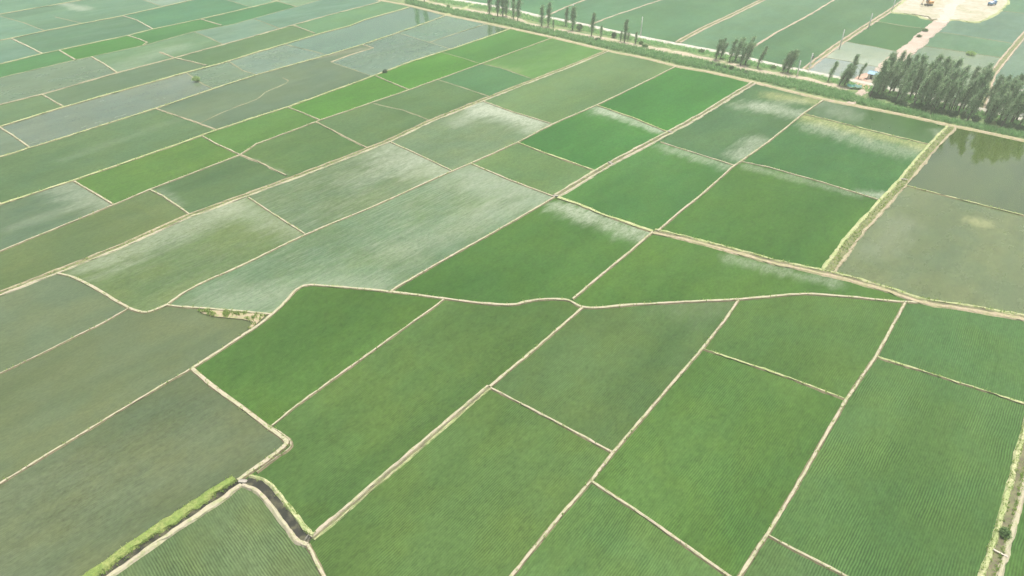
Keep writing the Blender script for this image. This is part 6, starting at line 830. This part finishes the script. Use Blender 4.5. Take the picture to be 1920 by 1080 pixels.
# ------------------------------------------------------------------ shed, shelters, vehicles
e = empty('shed', (*SHED, .3), -.7); tag(e, 'small whitewashed shed with a blue sheet roof beside the grove', 'shed')
bm = bmesh.new(); box(bm, (0, 0, 1.2), (5.0, 3.6, 2.4)); bm_obj('wall', bm, M['wall'], e)
bm = bmesh.new()
for s_ in (-1, 1): box(bm, (0, s_ * 1.12, 2.85), (5.9, 2.55, .07), Matrix.Rotation(-s_ * .42, 3, 'X'))
rf = bm_obj('roof', bm, M['roofblue'], e)
bm = bmesh.new(); box(bm, (0, 0, 3.38), (5.95, .3, .08)); bm_obj('ridge', bm, M['roofblue'], rf)
bm = bmesh.new(); box(bm, (-.9, -1.82, 1.0), (1.1, .06, 2.0)); bm_obj('door', bm, M['dark'], e)
bm = bmesh.new(); box(bm, (1.3, -1.82, 1.4), (1.0, .06, .8)); bm_obj('window', bm, M['glass'], e)
for i, (xy, mt) in enumerate(zip(TARPS, ('teal', 'paleteal'))):
    e = empty('tarpaulin_shelter', (*xy, .15), -.6 + i * .2); tag(e, ('teal tarpaulin shelter beside the red earth yard', 'faded pale teal tarpaulin shelter at the yard corner')[i], 'shelter')
    V = []; n = 7
    for a in range(n):
        for b in range(n):
            x = (a / (n - 1) - .5) * 3.0; y = (b / (n - 1) - .5) * 2.6; V.append((x, y, 1.75 - abs(y) * .55 - .12 * math.cos(x * 2.1) - .06 * math.sin(x * 3 + y * 4)))
    bm = bmesh.new(); vs = [bm.verts.new(v) for v in V]
    for a in range(n - 1):
        for b in range(n - 1): bm.faces.new((vs[a * n + b], vs[(a + 1) * n + b], vs[(a + 1) * n + b + 1], vs[a * n + b + 1]))
    bmesh.ops.solidify(bm, geom=bm.faces[:], thickness=.02); bm_obj('tarpaulin', bm, M[mt], e)
    for sx in (-1, 1):
        for sy in (-1, 1):
            bm = bmesh.new(); tube(bm, [(sx * 1.4, sy * 1.2, -.1), (sx * 1.4, sy * 1.2, 1.1)], [.04, .04], 6); bm_obj('post', bm, M['wood'], e)
e = empty('motorbike', (*BIKE, .3), .2); tag(e, 'dark motorbike parked on the red earth yard', 'motorbike')
for sx in (-.65, .65):
    bm = bmesh.new(); pts_ = [(sx + .3 * math.cos(a), 0, .32 + .3 * math.sin(a)) for a in np.linspace(0, 2 * math.pi, 17)]; tube(bm, pts_, [.06] * 17, 6, False); bm_obj('wheel', bm, M['dark'], e)
bm = bmesh.new(); box(bm, (0, 0, .55), (.8, .25, .35), None, .08); box(bm, (.55, 0, .6), (.08, .06, .7), Matrix.Rotation(-.35, 3, 'Y')); bm_obj('body', bm, M['steel'], e)
bm = bmesh.new(); box(bm, (-.2, 0, .8), (.75, .26, .12), None, .05); bm_obj('seat', bm, M['dark'], e)
bm = bmesh.new(); tube(bm, [(.4, -.35, 1.02), (.45, 0, .98), (.4, .35, 1.02)], [.025] * 3, 6); bm_obj('handlebar', bm, M['iron'], e)

e = empty('excavator', (*EXCAVATOR, .42), .35); tag(e, 'orange excavator working on the bare earth pad', 'excavator'); e.scale = (1.15,) * 3
for sy in (-1.1, 1.1):
    bm = bmesh.new(); box(bm, (0, sy, .45), (3.6, .6, .9), None, .28); bm_obj('track', bm, M['dark'], e)
bm = bmesh.new(); box(bm, (0, 0, .75), (2.2, 1.7, .4)); tube(bm, [(0, 0, .9), (0, 0, 1.15)], [.8, .8], 14); bm_obj('undercarriage', bm, M['steel'], e)
bm = bmesh.new(); box(bm, (.6, 0, 1.75), (3.0, 2.5, 1.2), None, .15); box(bm, (1.9, 0, 1.7), (.7, 2.4, 1.1), None, .2); bd = bm_obj('house', bm, M['orange'], e)
bm = bmesh.new(); box(bm, (-.5, .75, 2.45), (1.5, .95, 1.5), None, .1); cb = bm_obj('cab', bm, M['orange'], e)
bm = bmesh.new(); box(bm, (-.5, .75, 2.6), (1.56, .8, .9)); box(bm, (-.5, .75, 2.6), (1.2, 1.01, .9)); bm_obj('window', bm, M['glass'], cb)
bm = bmesh.new(); tube(bm, [(-.7, -.2, 1.9), (-2.4, -.2, 4.2), (-4.6, -.2, 4.3)], [.35, .38, .22], 6); bm_obj('boom', bm, M['orange'], e)
bm = bmesh.new(); tube(bm, [(-4.2, -.2, 4.9), (-4.6, -.2, 4.3), (-5.3, -.2, 1.8)], [.15, .25, .16], 6); bm_obj('stick', bm, M['orange'], e)
bm = bmesh.new(); tube(bm, [(-1.2, -.2, 1.7), (-2.3, -.2, 3.6)], [.1, .08], 8); bm_obj('cylinder_ram', bm, M['steel'], e)
bm = bmesh.new(); box(bm, (-5.2, -.2, 1.2), (.9, 1.0, .9), Matrix.Rotation(.5, 3, 'Y'), .18)
for k in range(4): box(bm, (-4.75, -.55 + k * .25, .75), (.3, .08, .1), Matrix.Rotation(.5, 3, 'Y'))
bm_obj('bucket', bm, M['steel'], e)

e = empty('truck', (*TRUCK, .42), .5); tag(e, 'blue truck with a pale load bed parked on the works pad', 'truck')
bm = bmesh.new(); box(bm, (2.3, 0, 1.55), (1.6, 2.1, 1.9), None, .18); cb = bm_obj('cab', bm, M['blue'], e)
bm = bmesh.new(); box(bm, (3.08, 0, 1.95), (.1, 1.7, .75)); bm_obj('windscreen', bm, M['glass'], cb)
for sy in (-1, 1):
    bm = bmesh.new(); box(bm, (2.4, sy * 1.04, 1.95), (.9, .06, .65)); bm_obj('window', bm, M['glass'], cb)
    bm = bmesh.new(); box(bm, (3.11, sy * .75, 1.0), (.06, .3, .22)); bm_obj('headlight', bm, M['white'], cb)
bm = bmesh.new(); box(bm, (0, 0, .75), (6.0, .9, .3)); bm_obj('chassis', bm, M['steel'], e)
bm = bmesh.new(); box(bm, (-.9, 0, 1.05), (4.2, 2.2, .12)); box(bm, (-.9, 1.06, 1.55), (4.2, .08, 1.0)); box(bm, (-.9, -1.06, 1.55), (4.2, .08, 1.0)); box(bm, (-2.96, 0, 1.55), (.08, 2.12, 1.0)); box(bm, (1.16, 0, 1.65), (.08, 2.12, 1.2)); bm_obj('load_bed', bm, M['blue'], e)
bm = bmesh.new(); box(bm, (-.9, 0, 1.75), (3.9, 1.95, .7), None, .25); bm_obj('load', bm, M['white'], e)
for x in (2.2, -1.6, -2.6):
    for sy in (-.95, .95):
        bm = bmesh.new(); tube(bm, [(x, sy - .15, .48), (x, sy + .15, .48)], [.48, .48], 16); wh = bm_obj('wheel', bm, M['dark'], e)
        bm = bmesh.new(); tube(bm, [(x, sy - .17, .48), (x, sy + .17, .48)], [.22, .22], 10); bm_obj('rim', bm, M['steel'], wh)

# ------------------------------------------------------------------ plank and culverts over the ditches
(a, b) = PLANK; d = Vector(b) - Vector(a)
bm = bmesh.new(); box(bm, (0, 0, 0), (d.length + .9, .28, .07), None, .01); o = bm_obj('plank', bm, M['wood']); o.location = ((a[0] + b[0]) / 2, (a[1] + b[1]) / 2, .48); o.rotation_euler = (0, 0, math.atan2(d.y, d.x)); tag(o, 'whitish plank laid across the straw banked ditch', 'plank')
CL = ['pale concrete culvert where the green banked ditch turns dark', 'concrete culvert at the end of the silver grey paddy', 'small concrete culvert crossing the straight ditch midway', 'small concrete crossing over the wide weedy ditch', 'concrete culvert at the fringe of the most vivid paddy']
for (a, b), lab in zip(CULVERTS, CL):
    d = Vector(b) - Vector(a); e = empty('culvert', ((a[0] + b[0]) / 2, (a[1] + b[1]) / 2, 0), math.atan2(d.y, d.x)); tag(e, lab, 'culvert')
    L = max(d.length, 1.6)
    bm = bmesh.new(); box(bm, (0, 0, .40), (L, .5, .10), None, .02); bm_obj('slab', bm, M['oldconc'], e)
    for s_ in (-1, 1):
        bm = bmesh.new(); box(bm, (0, s_ * .32, .28), (L * .8, .12, .45), None, .02); bm_obj('headwall', bm, M['oldconc'], e)

# ------------------------------------------------------------------ hazy air
bm = bmesh.new(); box(bm, (0, 0, 52.), (9200, 9200, 107.))
hm = bpy.data.materials.new('hazy_air'); hm.use_nodes = True; hm.node_tree.nodes.clear()
ho = hm.node_tree.nodes.new('ShaderNodeOutputMaterial'); hv = hm.node_tree.nodes.new('ShaderNodeVolumePrincipled')
hv.inputs['Color'].default_value = (.90, .98, .90, 1); hv.inputs['Density'].default_value = .00042; hv.inputs['Anisotropy'].default_value = .2
hm.node_tree.links.new(hv.outputs[0], ho.inputs['Volume'])
hz = bm_obj('haze', bm, hm); tag(hz, 'milky summer haze hanging over the plain', 'haze', kind='stuff')
